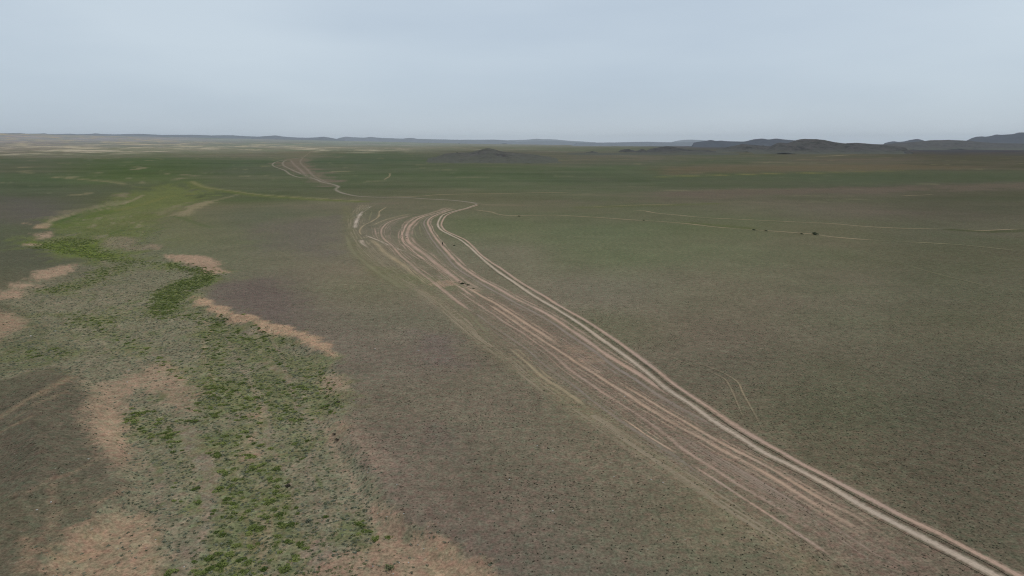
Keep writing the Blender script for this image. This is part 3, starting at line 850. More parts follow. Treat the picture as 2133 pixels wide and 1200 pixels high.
track('faint brown track left of the bright rutted one', [
 ([(940,596),(954,605.6),(998,636),(1032,658),(1049,670),(1082.5,690),(1116,714),(1150,738),(1183,767),(1219,792.5),(1249,814),(1277,832),(1312,853.5),(1371,893),(1425,937),(1481.6,973),(1538,1009),(1595,1042),(1657,1081),(1713,1121),(1756,1152),(1790,1175)], .7, PINK, .62),
 ([(925,600),(975,640),(1020,675),(1060,702),(1100,730),(1140,765),(1190,800),(1240,840),(1290,875),(1350,915),(1420,960),(1500,1010),(1580,1062),(1640,1100)], .6, GREY, .62),
], TG, ghosts=True)
track('old overgrown track with one bright bare stretch, lowest of the bundle', [
 ([(892,597),(930.6,622),(974.5,651),(998,675),(1023.5,703.5),(1049,720)], .7, GREEN, .6),
 ([(1049,720),(1066,730.5),(1082.5,744),(1101,759),(1130,786),(1165,808),(1197.5,830),(1223,849),(1245,862)], .75, TAN, .85),
 ([(1290,868),(1309,880),(1354,911),(1397,936.5),(1420,950)], .35, ORANGE, .9),
 ([(1420,952),(1453,976),(1510,1013),(1552,1041),(1575,1055.5),(1600,1072),(1657,1109),(1713,1146),(1760,1178)], .45, PINK, .75),
], TG, ghosts=True)
track('pair of tan tracks curving through the dark stony patch left of the bundle', [
 ([(868,444),(838,449),(810,456),(788,464),(772,472)], .8, TAN, .75),
 ([(865,447),(826.6,457),(808,464),(797,475),(794.5,487),(801,499.6),(815,511),(835,533),(852,547),(869,562),(895,582),(925,606),(955,630),(990,655)], .95, PINK, .72),
 ([(780,470),(784,490),(797,505),(820,525),(846,548),(870,566),(905,592),(940,618),(985,652)], .85, PINK, .55),
], TG, ghosts=True)
track('narrow pale track crossing the left tracks at a slant', [
 ([(756,488),(781,498),(808,510),(832,520),(860,528)], .9, PALE, .8),
], TG)
track('whitish stony track climbing at the left end of the bundle', [
 ([(775,428),(761,437),(751,445.5),(744,457),(740.5,469),(739,478)], 1.8, WHITE, .75, {'gaps': .8}),
 ([(790,424),(770,432),(755,441)], 1.3, GREEN, .6),
], TG)
track('wiggly thin pale track between the left tracks', [
 ([(806,430),(801,434),(791,440.5),(788,452),(772.6,462.5),(759,469),(750.6,477.6),(750.6,486),(757,493)], 1.0, TAN, .8),
 ([(775,440),(771,452),(768,464)], .8, GREEN, .6),
], TG)
track('broad yellowish worn track among the left tracks', [
 ([(766,496),(774,501),(788,511),(801,526.6),(820,539),(845,556),(875,578),(905,602)], 2.2, TAN, .75, {'gaps': .7}),
 ([(752,498),(756,508),(767.5,517)], 1.6, PALE, .6, {'gaps': .8}),
 ([(720,486),(724,500),(730,514),(738,528),(752,540),(778,560),(815,585),(860,612)], 1.5, GREEN, .6),
], TG)
track('faint curved wheel marks between the two pinkish tracks', [
 ([(864,474),(865,486),(870,497),(885,507),(905,521)], .6, GREEN, .6),
 ([(874,468),(875,480),(880,494)], .6, GREEN, .6),
], TG)
track('faint pair of wheel marks bending towards the camera right of the bundle', [
 ([(1359,729),(1418,753),(1476.5,774),(1507,788),(1521,806.6),(1540,849),(1558.5,888)], .22, TAN, .45),
 ([(1400,740),(1441,752.7),(1500,774),(1535,795),(1547,818),(1572.6,863),(1591,898)], .22, TAN, .45),
], TG)
track('far dirt road winding from the bend up to the pale scarps', [
 ([(997,427),(990,424),(975.6,421),(935,417),(884,414.2),(834,411.2),(783,411),(748,409),(720,404),(704.7,399),(699.6,394),(704.7,389),(692,384),(672,380),(651.5,372),(626,370),(606,364),(593,355),(570.5,346.5),(568,342),(578,336.5),(606,332),(631,328)], 3.0, (140,134,122), .75, {'gaps': .25}),
 ([(704,389),(680,380),(656.6,369),(639,352),(626,339),(631,329),(644,319),(652,312.5)], 4, (136,128,116), .5, {'gaps': .3}),
 ([(651,371),(622,360),(600,350),(590,344),(594,335),(612,331)], 3.4, (140,134,122), .65, {'gaps': .3}),
 ([(640,369),(628,356),(612,342),(606,334)], 5, GREY, .6, {'gaps': .3}),
], 'far dirt roads')
track('thin pale road leaving the bend towards the right', [
 ([(780,410.5),(834,410),(879,408.5),(910,406),(960,404.3),(1036,403.2),(1110,402),(1200,402)], 2.6, TAN, .7, {'gaps': .3}),
 ([(993,426),(1024,427),(1060,427.5),(1100,428)], 1.6, TAN, .7),
], 'far dirt roads')
track('short hooked pale track alone on the green plain', [
 ([(799.6,375),(806,371),(811,367.6),(812,364),(810,361.2),(803,361)], 2.2, TAN, .6, {'gaps': .5}),
], 'far dirt roads')
def strip(label, bands, name='dirt_track'):
    e = bpy.data.objects.new(name, None); COL.objects.link(e)
    tag(e, label, 'track', None, 'structure')
    P = drop([bands[0][0][0]])[0]; e.location = P
    bpy.context.view_layer.update()
    for q in bands:
        o = band(e, *q[:3], **q[3]); o.matrix_parent_inverse = Matrix.Translation(-Vector(P))
strip('broad strip of old half overgrown wheel marks under the bundle of tracks', [
 ([(905,560),(960,600),(1010,632),(1080,676),(1150,722),(1220,772),(1300,828),(1400,892),(1500,952),(1600,1012),(1700,1072),(1800,1136),(1900,1200),(1960,1240)], 14, (142,128,115), {'strength': .50, 'streaky': 1.9}),
 ([(780,560),(840,590),(900,618),(960,665),(1010,705),(1070,745),(1130,790),(1190,832),(1250,872),(1330,925),(1420,985),(1520,1050),(1620,1112),(1720,1180),(1780,1225)], 9, (138,128,110), {'strength': .46, 'streaky': 1.8}),
 ([(1060,600),(1150,655),(1230,708),(1300,755),(1370,806),(1430,850)], 5, (136,118,106), {'strength': .38, 'streaky': 1.4}),
])
strip('wide fan of faint worn marks at the left end of the bundle', [
 ([(760,425),(745,450),(742,475),(755,500),(775,525),(810,552),(860,585),(900,605)], 15, (136,128,108), {'strength': .34, 'streaky': 1.9}),
 ([(880,442),(830,455),(800,474),(800,496),(825,526),(860,556),(900,585),(950,622),(1000,660)], 13, (138,124,112), {'strength': .38, 'streaky': 1.8}),
 ([(945,431),(900,444),(865,460),(848,480),(850,505),(875,530),(920,566),(955,594),(1000,626)], 7, (142,124,112), {'strength': .25, 'streaky': 1.3}),
])
GG = 'shallow dry gullies across the right half of the plain'
track('pale dry gully leaving the bend past a dark bush', [
 ([(980,435),(1000,438.5),(1024,442),(1036,446),(1060,449.3),(1110,448.8),(1156,448.4),(1202,450.6),(1262.5,454.3),(1313,458),(1380,462),(1440,467),(1490,473),(1541,477),(1599,480.8),(1650,484.5),(1692.5,487.8),(1737.5,494),(1800,499),(1862.5,503)], 1.9, TAN, .62, {'gaps': .9}),
 ([(1862,503),(1930,506),(2000,510),(2062.5,516),(2135,525)], 1.5, GREEN, .7, {'gaps': .7}),
], GG, 'dry_gully', 'gully_bed')
track('long straight pale gully farther back on the right', [
 ([(1305.6,438),(1338.5,439.3),(1364,443.5),(1420,449),(1475,454),(1540,457),(1594,459.6),(1670,463),(1740,466.5),(1790,471),(1825,473.3),(1862.5,475),(1987.5,477.6)], 1.8, TAN, .66, {'gaps': .8}),
 ([(1987,478),(2045,480.3),(2090,478.5),(2140,476.8)], 1.8, TAN, .66, {'gaps': .7}),
], GG, 'dry_gully', 'gully_bed')
track('short pale streak of a gully on the far right', [
 ([(1212,431.8),(1275,429.3),(1340,427),(1427,425.4)], 1.6, TAN, .6, {'gaps': .7}),
 ([(1870,408),(1910,407),(1950,405)], 2, TAN, .6, {'gaps': .7}),
], GG, 'dry_gully', 'gully_bed')
track('faint greenish gully low on the right edge', [
 ([(1865,547.5),(1905,557),(1950,570),(2025,588),(2075,602.5)], .8, GREEN, .55, {'gaps': .6}),
], GG, 'dry_gully', 'gully_bed')

# ---------------------------------------------------------------- hills
def hill(label, crest, D, depth, mat=M_HILL, rough=.16, cell=None, seed=0, name='hill'):
    """mound with the outline `crest` (photo points) standing at distance D, depth metres from foot to crest"""
    crest = np.asarray(crest, float)
    cell = cell or D * .0016
    u = np.arange(crest[0, 0], crest[-1, 0], max(cell / D * FPX, .5))
    v = np.interp(u, crest[:, 0], crest[:, 1])
    v = v + rough * 3.2 * fbm(u / 7, u * 0 + seed, 4, seed, .6)
    k = np.exp(-np.linspace(-1.5, 1.5, 5) ** 2); k /= k.sum()
    v = np.convolve(np.pad(v, 2, mode='edge'), k, 'valid')
    dx, dy, dz = ray(u, v)
    t = D / dy
    cx, cz = dx * t, CAM_H + dz * t
    nv = int(np.clip(2.6 * depth / cell, 24, 90))
    w = np.linspace(-1, 1.3, nv)
    X = cx[None, :] * (1 + w[:, None] * depth / D) + 0 * w[:, None]
    Y = D + w[:, None] * depth + 0 * cx[None, :]
    X = X + .10 * depth * fbm(Y / depth * 1.5, X / depth, 2, seed + 5) * (np.abs(w)[:, None])
    base = height(X.ravel(), Y.ravel()).reshape(X.shape)
    crest_h = np.maximum(cz - base[np.argmin(np.abs(w))], 0)
    ends = smooth(0, .04, np.linspace(0, 1, len(u))) * smooth(0, .04, 1 - np.linspace(0, 1, len(u)))
    # spurs run down the face, so the foot of the slope wanders
    foot = 1 + .55 * fbm(X / (depth * .3), Y * 0 + seed, 4, seed + 9, .6)
    p = np.clip(np.abs(w)[:, None] / foot, 0, 1)
    prof = (1 - p) ** 1.5 * (1 + .5 * p)
    n = fbm(X / (depth * .35), Y / (depth * .35), 5, seed + 1, .55)
    rel = prof * (1 + rough * 3.0 * n * np.minimum(1, p * 3)) 
    Z = base + crest_h[None] * ends[None] * rel + np.minimum(crest_h, depth * .2)[None] * .05 * n * prof - 1.5 * (p >= .98) - .4
    me = grid_mesh(name, np.stack([X.ravel(), Y.ravel(), Z.ravel()], 1), nv, len(u))
    o = link(name, me, mat, None, True)
    tag(o, label, 'hill', None, 'structure')
    return o

hill('low brown hill with a single rounded top in the middle distance', [(888,334),(900,329),(915,324),(930,318.5),(952,317.3),(980,316.6),(995,313),(1005,309.8),(1015,307.6),(1022,308.8),(1033,312),(1040,314.2),(1050,316),(1075,318),(1110,321),(1145,327),(1165,333)], 1900, 330, M_MOUND, seed=3, rough=.22)
hill('long low swell behind the brown hill', [(1120,327),(1170,321),(1220,318),(1290,319),(1350,317),(1430,314),(1500,318),(1560,322)], 2900, 300, seed=4, rough=.1)
hill('dark rounded double hill, largest on the right', [(1560,318),(1592,314),(1600,308),(1612,300.5),(1622,296.8),(1632,296.8),(1640,298.8),(1650,294.8),(1660,291),(1674,288.6),(1690,289.8),(1703,289),(1715,290.8),(1730,294),(1750,297.5),(1762,298.2),(1780,296.8),(1800,298.4),(1840,301.5),(1865,304),(1900,309)], 3300, 480, seed=5, rough=.34, cell=5)
hill('small dark hill left of the double hill', [(1488,314),(1505,309.5),(1520,305),(1540,301.8),(1550,300),(1565,301.3),(1590,303),(1615,305),(1640,309)], 3700, 380, seed=6, rough=.34, cell=5)
hill('rugged rocky ridge in front of the far pale plain', [(1340,316),(1353,311),(1365,307.5),(1378,306),(1388,304),(1396,304.6),(1405,306.5),(1420,309),(1432,311.5),(1450,312),(1475,312.5),(1500,316)], 3600, 220, seed=7, mat=M_ROCK, rough=.4, cell=4)
hill('small rocky knob left of the rugged ridge', [(1286,317),(1293,312.5),(1300,311),(1308,310.6),(1316,312),(1323,314.5),(1330,313),(1339,309.5),(1344,312),(1350,316)], 3500, 140, seed=8, mat=M_ROCK, rough=.5, cell=4)
hill('tiny rocky knob on the plain, leftmost of the rocky row', [(1216,319),(1226,316.5),(1236,315),(1241,316),(1248,319)], 3300, 100, seed=9, mat=M_ROCK, rough=.5, cell=4)
hill('flat rocky outcrop in front of the long dark ridge', [(1836,317),(1846,313.5),(1860,313),(1868,312.2),(1880,312.8),(1890,315),(1898,314.8),(1904,317)], 3100, 120, seed=10, mat=M_ROCK, rough=.5, cell=4)
hill('long dark ridge below the blue mountain', [(1820,303),(1855,299.3),(1880,296.8),(1910,295.3),(1925,293.8),(1940,292.3),(1975,290.8),(2000,292.3),(2020,293.3),(2045,296),(2080,298),(2133,299),(2200,300)], 5200, 700, seed=12, rough=.15)
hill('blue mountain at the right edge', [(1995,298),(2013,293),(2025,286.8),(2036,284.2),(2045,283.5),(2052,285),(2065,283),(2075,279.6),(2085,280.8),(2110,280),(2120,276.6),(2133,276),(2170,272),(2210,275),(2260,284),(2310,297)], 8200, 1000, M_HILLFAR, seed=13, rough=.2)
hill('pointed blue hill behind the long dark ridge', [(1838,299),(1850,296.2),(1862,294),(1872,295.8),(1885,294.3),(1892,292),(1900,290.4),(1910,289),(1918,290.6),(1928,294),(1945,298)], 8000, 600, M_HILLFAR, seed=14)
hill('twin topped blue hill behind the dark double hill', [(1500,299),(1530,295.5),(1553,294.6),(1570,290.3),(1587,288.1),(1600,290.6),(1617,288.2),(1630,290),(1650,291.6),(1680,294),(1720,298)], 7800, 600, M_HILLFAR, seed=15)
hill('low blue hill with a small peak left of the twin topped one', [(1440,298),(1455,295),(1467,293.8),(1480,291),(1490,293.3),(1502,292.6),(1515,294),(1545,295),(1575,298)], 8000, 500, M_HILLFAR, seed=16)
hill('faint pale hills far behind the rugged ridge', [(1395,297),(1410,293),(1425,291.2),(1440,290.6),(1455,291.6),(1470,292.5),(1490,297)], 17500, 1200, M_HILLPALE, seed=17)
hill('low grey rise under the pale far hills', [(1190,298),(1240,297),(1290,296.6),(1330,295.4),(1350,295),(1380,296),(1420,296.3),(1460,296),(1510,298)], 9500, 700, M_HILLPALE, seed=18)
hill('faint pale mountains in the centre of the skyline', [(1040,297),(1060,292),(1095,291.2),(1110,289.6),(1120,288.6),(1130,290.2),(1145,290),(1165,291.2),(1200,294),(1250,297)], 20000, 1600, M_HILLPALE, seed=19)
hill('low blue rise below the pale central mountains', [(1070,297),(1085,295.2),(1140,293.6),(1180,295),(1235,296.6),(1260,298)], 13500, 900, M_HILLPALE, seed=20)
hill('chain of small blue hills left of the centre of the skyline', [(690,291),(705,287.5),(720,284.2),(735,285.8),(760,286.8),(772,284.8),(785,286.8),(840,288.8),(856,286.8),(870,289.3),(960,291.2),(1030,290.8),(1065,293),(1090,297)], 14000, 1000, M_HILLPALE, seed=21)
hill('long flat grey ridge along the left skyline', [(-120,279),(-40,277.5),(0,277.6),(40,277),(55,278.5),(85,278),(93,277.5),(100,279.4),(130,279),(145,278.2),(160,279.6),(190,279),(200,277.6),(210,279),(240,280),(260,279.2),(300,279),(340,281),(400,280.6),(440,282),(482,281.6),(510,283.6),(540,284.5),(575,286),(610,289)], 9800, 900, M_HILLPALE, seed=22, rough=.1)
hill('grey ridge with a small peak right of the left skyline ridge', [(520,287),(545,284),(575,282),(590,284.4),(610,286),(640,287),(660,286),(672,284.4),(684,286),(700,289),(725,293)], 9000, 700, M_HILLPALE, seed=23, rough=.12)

# ---------------------------------------------------------------- plants
def clump_mesh(name, n, seed, flat_=.6, leaf=.2, spread=1.0, mat=None, up=.5, blade=False):
    """low bush of radius 1: many small leaf faces through the volume of an uneven dome"""
    r = np.random.default_rng(seed)
    V = []; F = []
    lobes = [(r.uniform(-.5, .5), r.uniform(-.5, .5), r.uniform(.35, .7)) for _ in range(6)]
    for i in range(n):
        lx, ly, lr = lobes[r.integers(len(lobes))]
        a = r.uniform(0, 2 * math.pi); q = math.sqrt(r.uniform(0, 1)) * lr
        x, y = (lx + q * math.cos(a)) * spread, (ly + q * math.sin(a)) * spread
        top = flat_ * (1 - (q / lr) ** 2) ** .5 * (lr / .7)
        z = top * r.uniform(.15, 1) ** .6
        d = np.array([math.cos(a) * .7 + r.normal() * .5, math.sin(a) * .7 + r.normal() * .5, (up if blade else .08) + r.uniform(-.1, .4)])
        d /= np.linalg.norm(d)
        s = np.cross(d, [r.normal() * .45, r.normal() * .45, 1.0]); s /= np.linalg.norm(s) + 1e-9
        L = leaf * r.uniform(.6, 1.4); W = L * (.18 if blade else .42)
        c = np.array([x, y, max(z, .02)])
        k = len(V)
        if blade:
            c = np.array([x * .5, y * .5, 0.0]); L = flat_ * r.uniform(.6, 1.3)
            V += [c - s * W, c + s * W, c + d * L]
            F.append((k, k + 1, k + 2, k + 2))
        else:
            V += [c - d * L * .5, c + s * W, c + d * L * .6, c - s * W]
            F.append((k, k + 1, k + 2, k + 3))
    me = bpy.data.meshes.new(name)
    me.from_pydata([tuple(v) for v in V], [], [tuple(dict.fromkeys(f)) for f in F])
    if mat: me.materials.append(mat)
    return me

GREEN_MESH = [clump_mesh('shrub', 90, 200 + i, .30, .34, mat=M_GREEN) for i in range(6)]
SAGE_MESH = [clump_mesh('sage_tuft', 34, 230 + i, .40, .42, mat=M_SAGE) for i in range(5)]
OLIVE_MESH = [clump_mesh('olive_tuft', 40, 280 + i, .34, .40, mat=M_OLIVE) for i in range(5)]
DRY_MESH = [clump_mesh('dry_tuft', 16, 260 + i, .55, .5, mat=M_DARK) for i in range(5)]
STONE_MESH = []

def pebble_mesh(name, seed, mat, sub=2, squash=.6):
    bm = bmesh.new(); bmesh.ops.create_icosphere(bm, subdivisions=sub, radius=1)
    r = np.random.default_rng(seed)
    off = r.uniform(-50, 50, 2)
    for v in bm.verts:
        n = float(noise2(np.array([v.co.x * 1.3 + off[0]]), np.array([v.co.y * 1.3 + v.co.z + off[1]]), seed)[0])
        v.co *= 1 + .3 * n
        v.co.z = max(v.co.z * squash, -.25)
    me = bpy.data.meshes.new(name); bm.to_mesh(me); bm.free(); me.materials.append(mat)
    return me

def scatter_in(poly, per_m2, clump=12.0, thr=0.0, seed=1, soft=.25):
    """random points on the relief inside a photo polygon, clumped by noise"""
    P = drop(poly)[:, :2]
    lo, hi = P.min(0), P.max(0)
    n = int((hi - lo).prod() * per_m2)
    r = np.random.default_rng(seed)
    q = lo + r.uniform(0, 1, (n, 2)) * (hi - lo)
    q = q[inside(q[:, 0], q[:, 1], P)]
    w = fbm(q[:, 0] / clump, q[:, 1] / clump, 4, seed, .6)
    keep = r.uniform(0, 1, len(q)) < smooth(thr - soft, thr + soft, w)
    q = q[keep]
    d = np.hypot(q[:, 0], q[:, 1])[:, None]
    return q + r.normal(0, 1, q.shape) * (.4 + .004 * d) * r.uniform(0, 2, (len(q), 1))

CLEAR = [AREAS[i] for i, a in enumerate(AREAS) if a[1] == SAND]
CLEAR_W = [drop(a[0])[:, :2] for a in CLEAR]
def off_sand(q):
    ok = np.ones(len(q), bool)
    for P in CLEAR_W:
        k = (q[:, 0] > P[:, 0].min()) & (q[:, 0] < P[:, 0].max()) & (q[:, 1] > P[:, 1].min()) & (q[:, 1] < P[:, 1].max())
        i = np.nonzero(k)[0]
        ok[i[inside(q[i, 0], q[i, 1], P)]] = False
    return q[ok]

ZONES = ['in the bright green tongue at the left bend of the riverbed',
         'in the thin green line below the left bend',
         'in the green band where the riverbed narrows',
         'in the S-shaped green curve under the pinkish bank',
         'at the foot of the S-shaped green curve',
         'among the grey sandy gaps beside the long pinkish bank',
         'in the scattered green patch left of mid riverbed',
         'in the dark green row above the hillock',
         'in the thin green line above the pinkish flat',
         'in the narrow green strip right of the pinkish flat',
         'in the wide patch by the pinkish flat',
         'in the green clump left of the sandy channel',
         'in the broad green field by the sandy channel',
         'in the green mat at the bottom edge',
         'near the right bank below the bare pinkish patch',
         'in the green line along the small right channel',
         'in the green strip above the bottom bare bank',
         'in the small row inside the left rim of the sandy channel',
         'in the loose patch along the right bank']
lush = []; zone = []
for i, (poly, dens, cl, th) in enumerate(LUSH):
    q = off_sand(scatter_in(poly, dens, cl, th, 300 + i))
    lush.append(q); zone += [i] * len(q)
lush = np.vstack(lush)
lush_s = RNG.uniform(.22, .62, len(lush)) ** 1.0 * (1 + .25 * fbm(lush[:, 0] / 4, lush[:, 1] / 4, 2, 9))
ld = np.hypot(lush[:, 0], lush[:, 1])
inview = project(lush[:, 0], lush[:, 1], height(lush[:, 0], lush[:, 1]))
vis = (inview[0] > 4) & (inview[0] < 2129) & (inview[1] < 1194)
order = np.argsort(-(lush_s / ld) * vis)
near_i, rest_i = order[:290], order[290:]
hz = height(lush[:, 0], lush[:, 1])
def where(i):
    t = ZONES[zone[i]]
    if zone[i] in (10, 12):
        cut = (960, 1060) if zone[i] == 12 else (815, 848)
        t = ('upper ' if inview[1][i] < cut[0] else 'middle ' if inview[1][i] < cut[1] else 'lower ') + ('left' if inview[0][i] < 520 else 'right') + ' part of ' + t[3:].replace(' by the sandy channel', '')
        t = 'in the ' + t
    return t
for k, i in enumerate(near_i):
    o = bpy.data.objects.new('green_shrub', GREEN_MESH[int(RNG.integers(6))])
    COL.objects.link(o)
    o.location = (lush[i, 0], lush[i, 1], hz[i] - .03)
    s = float(lush_s[i]) * 1.15
    o.scale = (s * RNG.uniform(.9, 1.4), s * RNG.uniform(.85, 1.1), s * RNG.uniform(.8, 1.1))
    o.rotation_euler = (0, 0, RNG.uniform(0, 6.28))
    tag(o, 'bright green shrub ' + where(i), 'shrub', 'green shrubs ' + where(i))

def stuff(name, label, cat, meshes, xy, scale, sink=.03, squash=None):
    """one object: points on the ground, a plant or stone set on each by geometry nodes"""
    xy = np.asarray(xy)
    z = height(xy[:, 0], xy[:, 1]) - sink
    me = bpy.data.meshes.new(name)
    me.vertices.add(len(xy)); me.vertices.foreach_set('co', np.column_stack([xy, z]).astype(np.float32).ravel())
    vfac(me, 'size', scale); vfac(me, 'turn', RNG.uniform(0, 6.28, len(xy)))
    o = bpy.data.objects.new(name, me); COL.objects.link(o)
    coll = bpy.data.collections.new(name + '_kinds')
    for i, m in enumerate(meshes):
        coll.objects.link(bpy.data.objects.new(name + '_kind', m))
    g = bpy.data.node_groups.new(name, 'GeometryNodeTree')
    g.interface.new_socket('Geometry', in_out='INPUT', socket_type='NodeSocketGeometry')
    g.interface.new_socket('Geometry', in_out='OUTPUT', socket_type='NodeSocketGeometry')
    gi = g.nodes.new('NodeGroupInput'); go = g.nodes.new('NodeGroupOutput')
    ci = g.nodes.new('GeometryNodeCollectionInfo'); ci.inputs['Collection'].default_value = coll
    ci.inputs['Separate Children'].default_value = True; ci.inputs['Reset Children'].default_value = True
    ip = g.nodes.new('GeometryNodeInstanceOnPoints'); ip.inputs['Pick Instance'].default_value = True
    def attr(n):
        a = g.nodes.new('GeometryNodeInputNamedAttribute'); a.data_type = 'FLOAT'; a.inputs['Name'].default_value = n
        return a.outputs['Attribute']
    cx = g.nodes.new('ShaderNodeCombineXYZ'); g.links.new(attr('turn'), cx.inputs['Z'])
    e2r = g.nodes.new('FunctionNodeEulerToRotation'); g.links.new(cx.outputs[0], e2r.inputs[0])
    g.links.new(gi.outputs[0], ip.inputs['Points']); g.links.new(ci.outputs[0], ip.inputs['Instance'])
    ri = g.nodes.new('FunctionNodeRandomValue'); ri.data_type = 'INT'; ri.inputs[5].default_value = len(meshes) - 1
    g.links.new(ri.outputs[2], ip.inputs['Instance Index'])
    g.links.new(e2r.outputs[0], ip.inputs['Rotation'])
    cs = g.nodes.new('ShaderNodeCombineXYZ'); sz = attr('size')
    for i in range(3): g.links.new(sz, cs.inputs[i])
    g.links.new(cs.outputs[0], ip.inputs['Scale'])
    g.links.new(ip.outputs[0], go.inputs[0])
    md = o.modifiers.new('scatter', 'NODES'); md.node_group = g
    tag(o, label, cat, None, 'stuff')
    return o

stuff('riverbed_shrubs', 'mass of bright green shrubs filling the winding dry riverbed farther back', 'shrubs', GREEN_MESH, lush[rest_i], lush_s[rest_i] * 1.1)

# duller olive plants round the bright ones
olive = []
for i, (poly, dens, cl, th) in enumerate(LUSH):
    if i: olive.append(off_sand(scatter_in(poly, dens * 1.0, cl * 1.6, th - .05, 340 + i, .4)))
olive.append(off_sand(scatter_in([(410,690),(520,690),(620,730),(690,780),(705,850),(660,900),(680,960),(740,1030),(790,1120),(780,1200),(330,1200),(400,1120),(440,1050),(400,980),(270,915),(265,860),(400,880),(420,800)], 1.6, 4, -.05, 390, .4)))
olive = np.vstack(olive)
stuff('olive_tufts', 'dull olive green plants filling in between the bright shrubs of the riverbed', 'tufts', OLIVE_MESH, olive, RNG.uniform(.12, .34, len(olive)))

# grey-green tufts all over the riverbed
near_river = [p for p in RIVER]
q = scatter_in(near_river, 4.6, 6, -.1, 400, .5)
bare_w = [drop(a[0])[:, :2] for a in AREAS if sum(a[1]) > 355 and a[0] is not RIVER]
dq = np.hypot(q[:, 0], q[:, 1])
keep = RNG.uniform(0, 1, len(q)) < np.clip(1.25 - dq / 300, .16, 1) * smooth(480, 380, dq)
for P in bare_w:
    k = inside(q[:, 0], q[:, 1], P)
    keep &= ~(k & (RNG.uniform(0, 1, len(q)) < .8))
q = off_sand(q[keep])
dq = np.hypot(q[:, 0], q[:, 1])
stuff('sage_tufts', 'grey green tufts scattered over the gravel of the riverbed', 'tufts', SAGE_MESH, q, RNG.uniform(.08, .28, len(q)) * (1 + dq / 900))

# dry dark tufts thinly all over the near plain
PLAIN = [(-40,1260),(-40,560),(300,480),(700,470),(2170,470),(2170,1260)]
P = flat(PLAIN)
n = 260000
u = RNG.uniform(-40, 2173, n); dmin, dmax = 62.0, 330.0
dist = np.sqrt(RNG.uniform(dmin ** 2, dmax ** 2, n))
q = np.stack([(u - 1066.5) / FPX * dist * 1.04, dist], 1)
w = fbm(q[:, 0] / 16, q[:, 1] / 16, 4, 77, .6)
dist = np.hypot(q[:, 0], q[:, 1])
side = np.clip((project(q[:, 0], q[:, 1], q[:, 0] * 0)[0] - 900) / 1000, 0, 1)
keep = RNG.uniform(0, 1, n) < smooth(-.45, .5, w + .35 * side) * smooth(330, 120, dist)
keep &= ~inside(q[:, 0], q[:, 1], RIVER_W)
q = q[keep]
stuff('dry_tufts', 'small dark dry tufts dotted over the stony plain', 'tufts', DRY_MESH, q, .05 + .14 * RNG.uniform(0, 1, len(q)) ** 2, .01)

# gravel in the riverbed
PEB = [pebble_mesh('pebble', 500 + i, M_PALE, 1) for i in range(3)]
q = scatter_in([p for p in RIVER if p[1] > 600], .10, 9, .15, 410, .3)
stuff('pale_gravel', 'pale pebbles strewn through the near riverbed', 'gravel', PEB, q, RNG.uniform(.04, .11, len(q)), 0.0)

# single bushes that stand out
def bush(label, u, v, r, mat, n=110, stem=True, group=None, name='bush', flat_=.75, seed=0, squash=1):
    p = drop([(u, v)])[0]
    e = bpy.data.objects.new(name, None); COL.objects.link(e)
    e.location = p; e.scale = (r, r, r * squash); e.rotation_euler = (0, 0, seed * 1.3)
    tag(e, label, 'bush', group)
    me = clump_mesh('foliage', n, 700 + seed, flat_, .30, mat=mat)
    link('foliage', me, mat, e)
    if stem:
        bm = bmesh.new(); rr = np.random.default_rng(seed)
        for k in range(5):
            a = k * 1.26 + rr.uniform(-.3, .3); tip = Vector((math.cos(a) * .5, math.sin(a) * .5, flat_ * .7))
            m4 = Matrix.Translation(tip * .5) @ tip.to_track_quat('Z', 'Y').to_matrix().to_4x4()
            bmesh.ops.create_cone(bm, segments=5, radius1=.05, radius2=.02, depth=tip.length, matrix=m4)
        sm = bpy.data.meshes.new('stem'); bm.to_mesh(sm); bm.free()
        link('stem', sm, M_WOOD, e)
    return e

bush('dull green bush at the bottom edge beside the bare bank', 812, 1186, .7, M_OLIVE, seed=1)
bush('dark brownish bush among the shrubs of the near riverbed', 598, 1013, .5, M_BROWN, seed=2)
bush('round grey green bush beside a bare patch in the riverbed', 643, 1086, .5, M_SAGE, seed=3)
bush('brown dry bush on the pinkish bank, upper of a pair', 697, 905, .38, M_BROWN, seed=4)
bush('brown dry bush on the pinkish bank, lower of a pair', 703, 917, .45, M_BROWN, seed=5)
bush('dark brown bush at the edge of the grey green tuft patch', 706, 838, .36, M_BROWN, seed=6)
bush('dark bush in the gully on the right, upper of two touching', 1695.5, 487, 1.35, M_BUSH, seed=7)
bush('dark bush in the gully on the right, lower of two touching', 1699, 489.3, 1.4, M_BUSH, seed=8)
bush('small dark bush left of the two touching bushes in the gully', 1670, 488, .95, M_BUSH, seed=9)
bush('dark bush in the gully, left of a close pair', 1570, 479.5, 1.0, M_BUSH, seed=10)
bush('dark bush in the gully, right of a close pair', 1595, 481.5, .95, M_BUSH, seed=11)
bush('lone dark bush in the pale gully right of the bend', 1081, 451, 1.1, M_BUSH, seed=12)
bush('small dark bush on the reddish stretch of the gully', 1341, 459.5, .9, M_BUSH, seed=13)
for k, (u, v, r, w) in enumerate([(957, 588, .55, 'topmost'), (964, 591.5, 1.05, 'second from the top'), (974, 594.5, .8, 'third from the top'), (987, 601.5, .5, 'lowest')]):
    bush('dark green bush beside the bare scrape on the tracks, %s of four' % w, u, v, r, M_BUSH, seed=20 + k, group='bushes beside the bare scrape', squash=.8)
bush('low dark shrub right of the walking person', 946, 511.5, .8, M_BUSH, seed=30, squash=.6)
bush('solitary dark bush on the far plain left of the brown hill', 893, 302.5, 12, M_BUSH, seed=31)
bush('faint bush on the far plain above the brown hill', 957, 304, 11, M_BUSH, seed=32)
bush('dark scrub on the near skyline shoulder of the brown hill', 952, 319, 6, M_BUSH, seed=33)

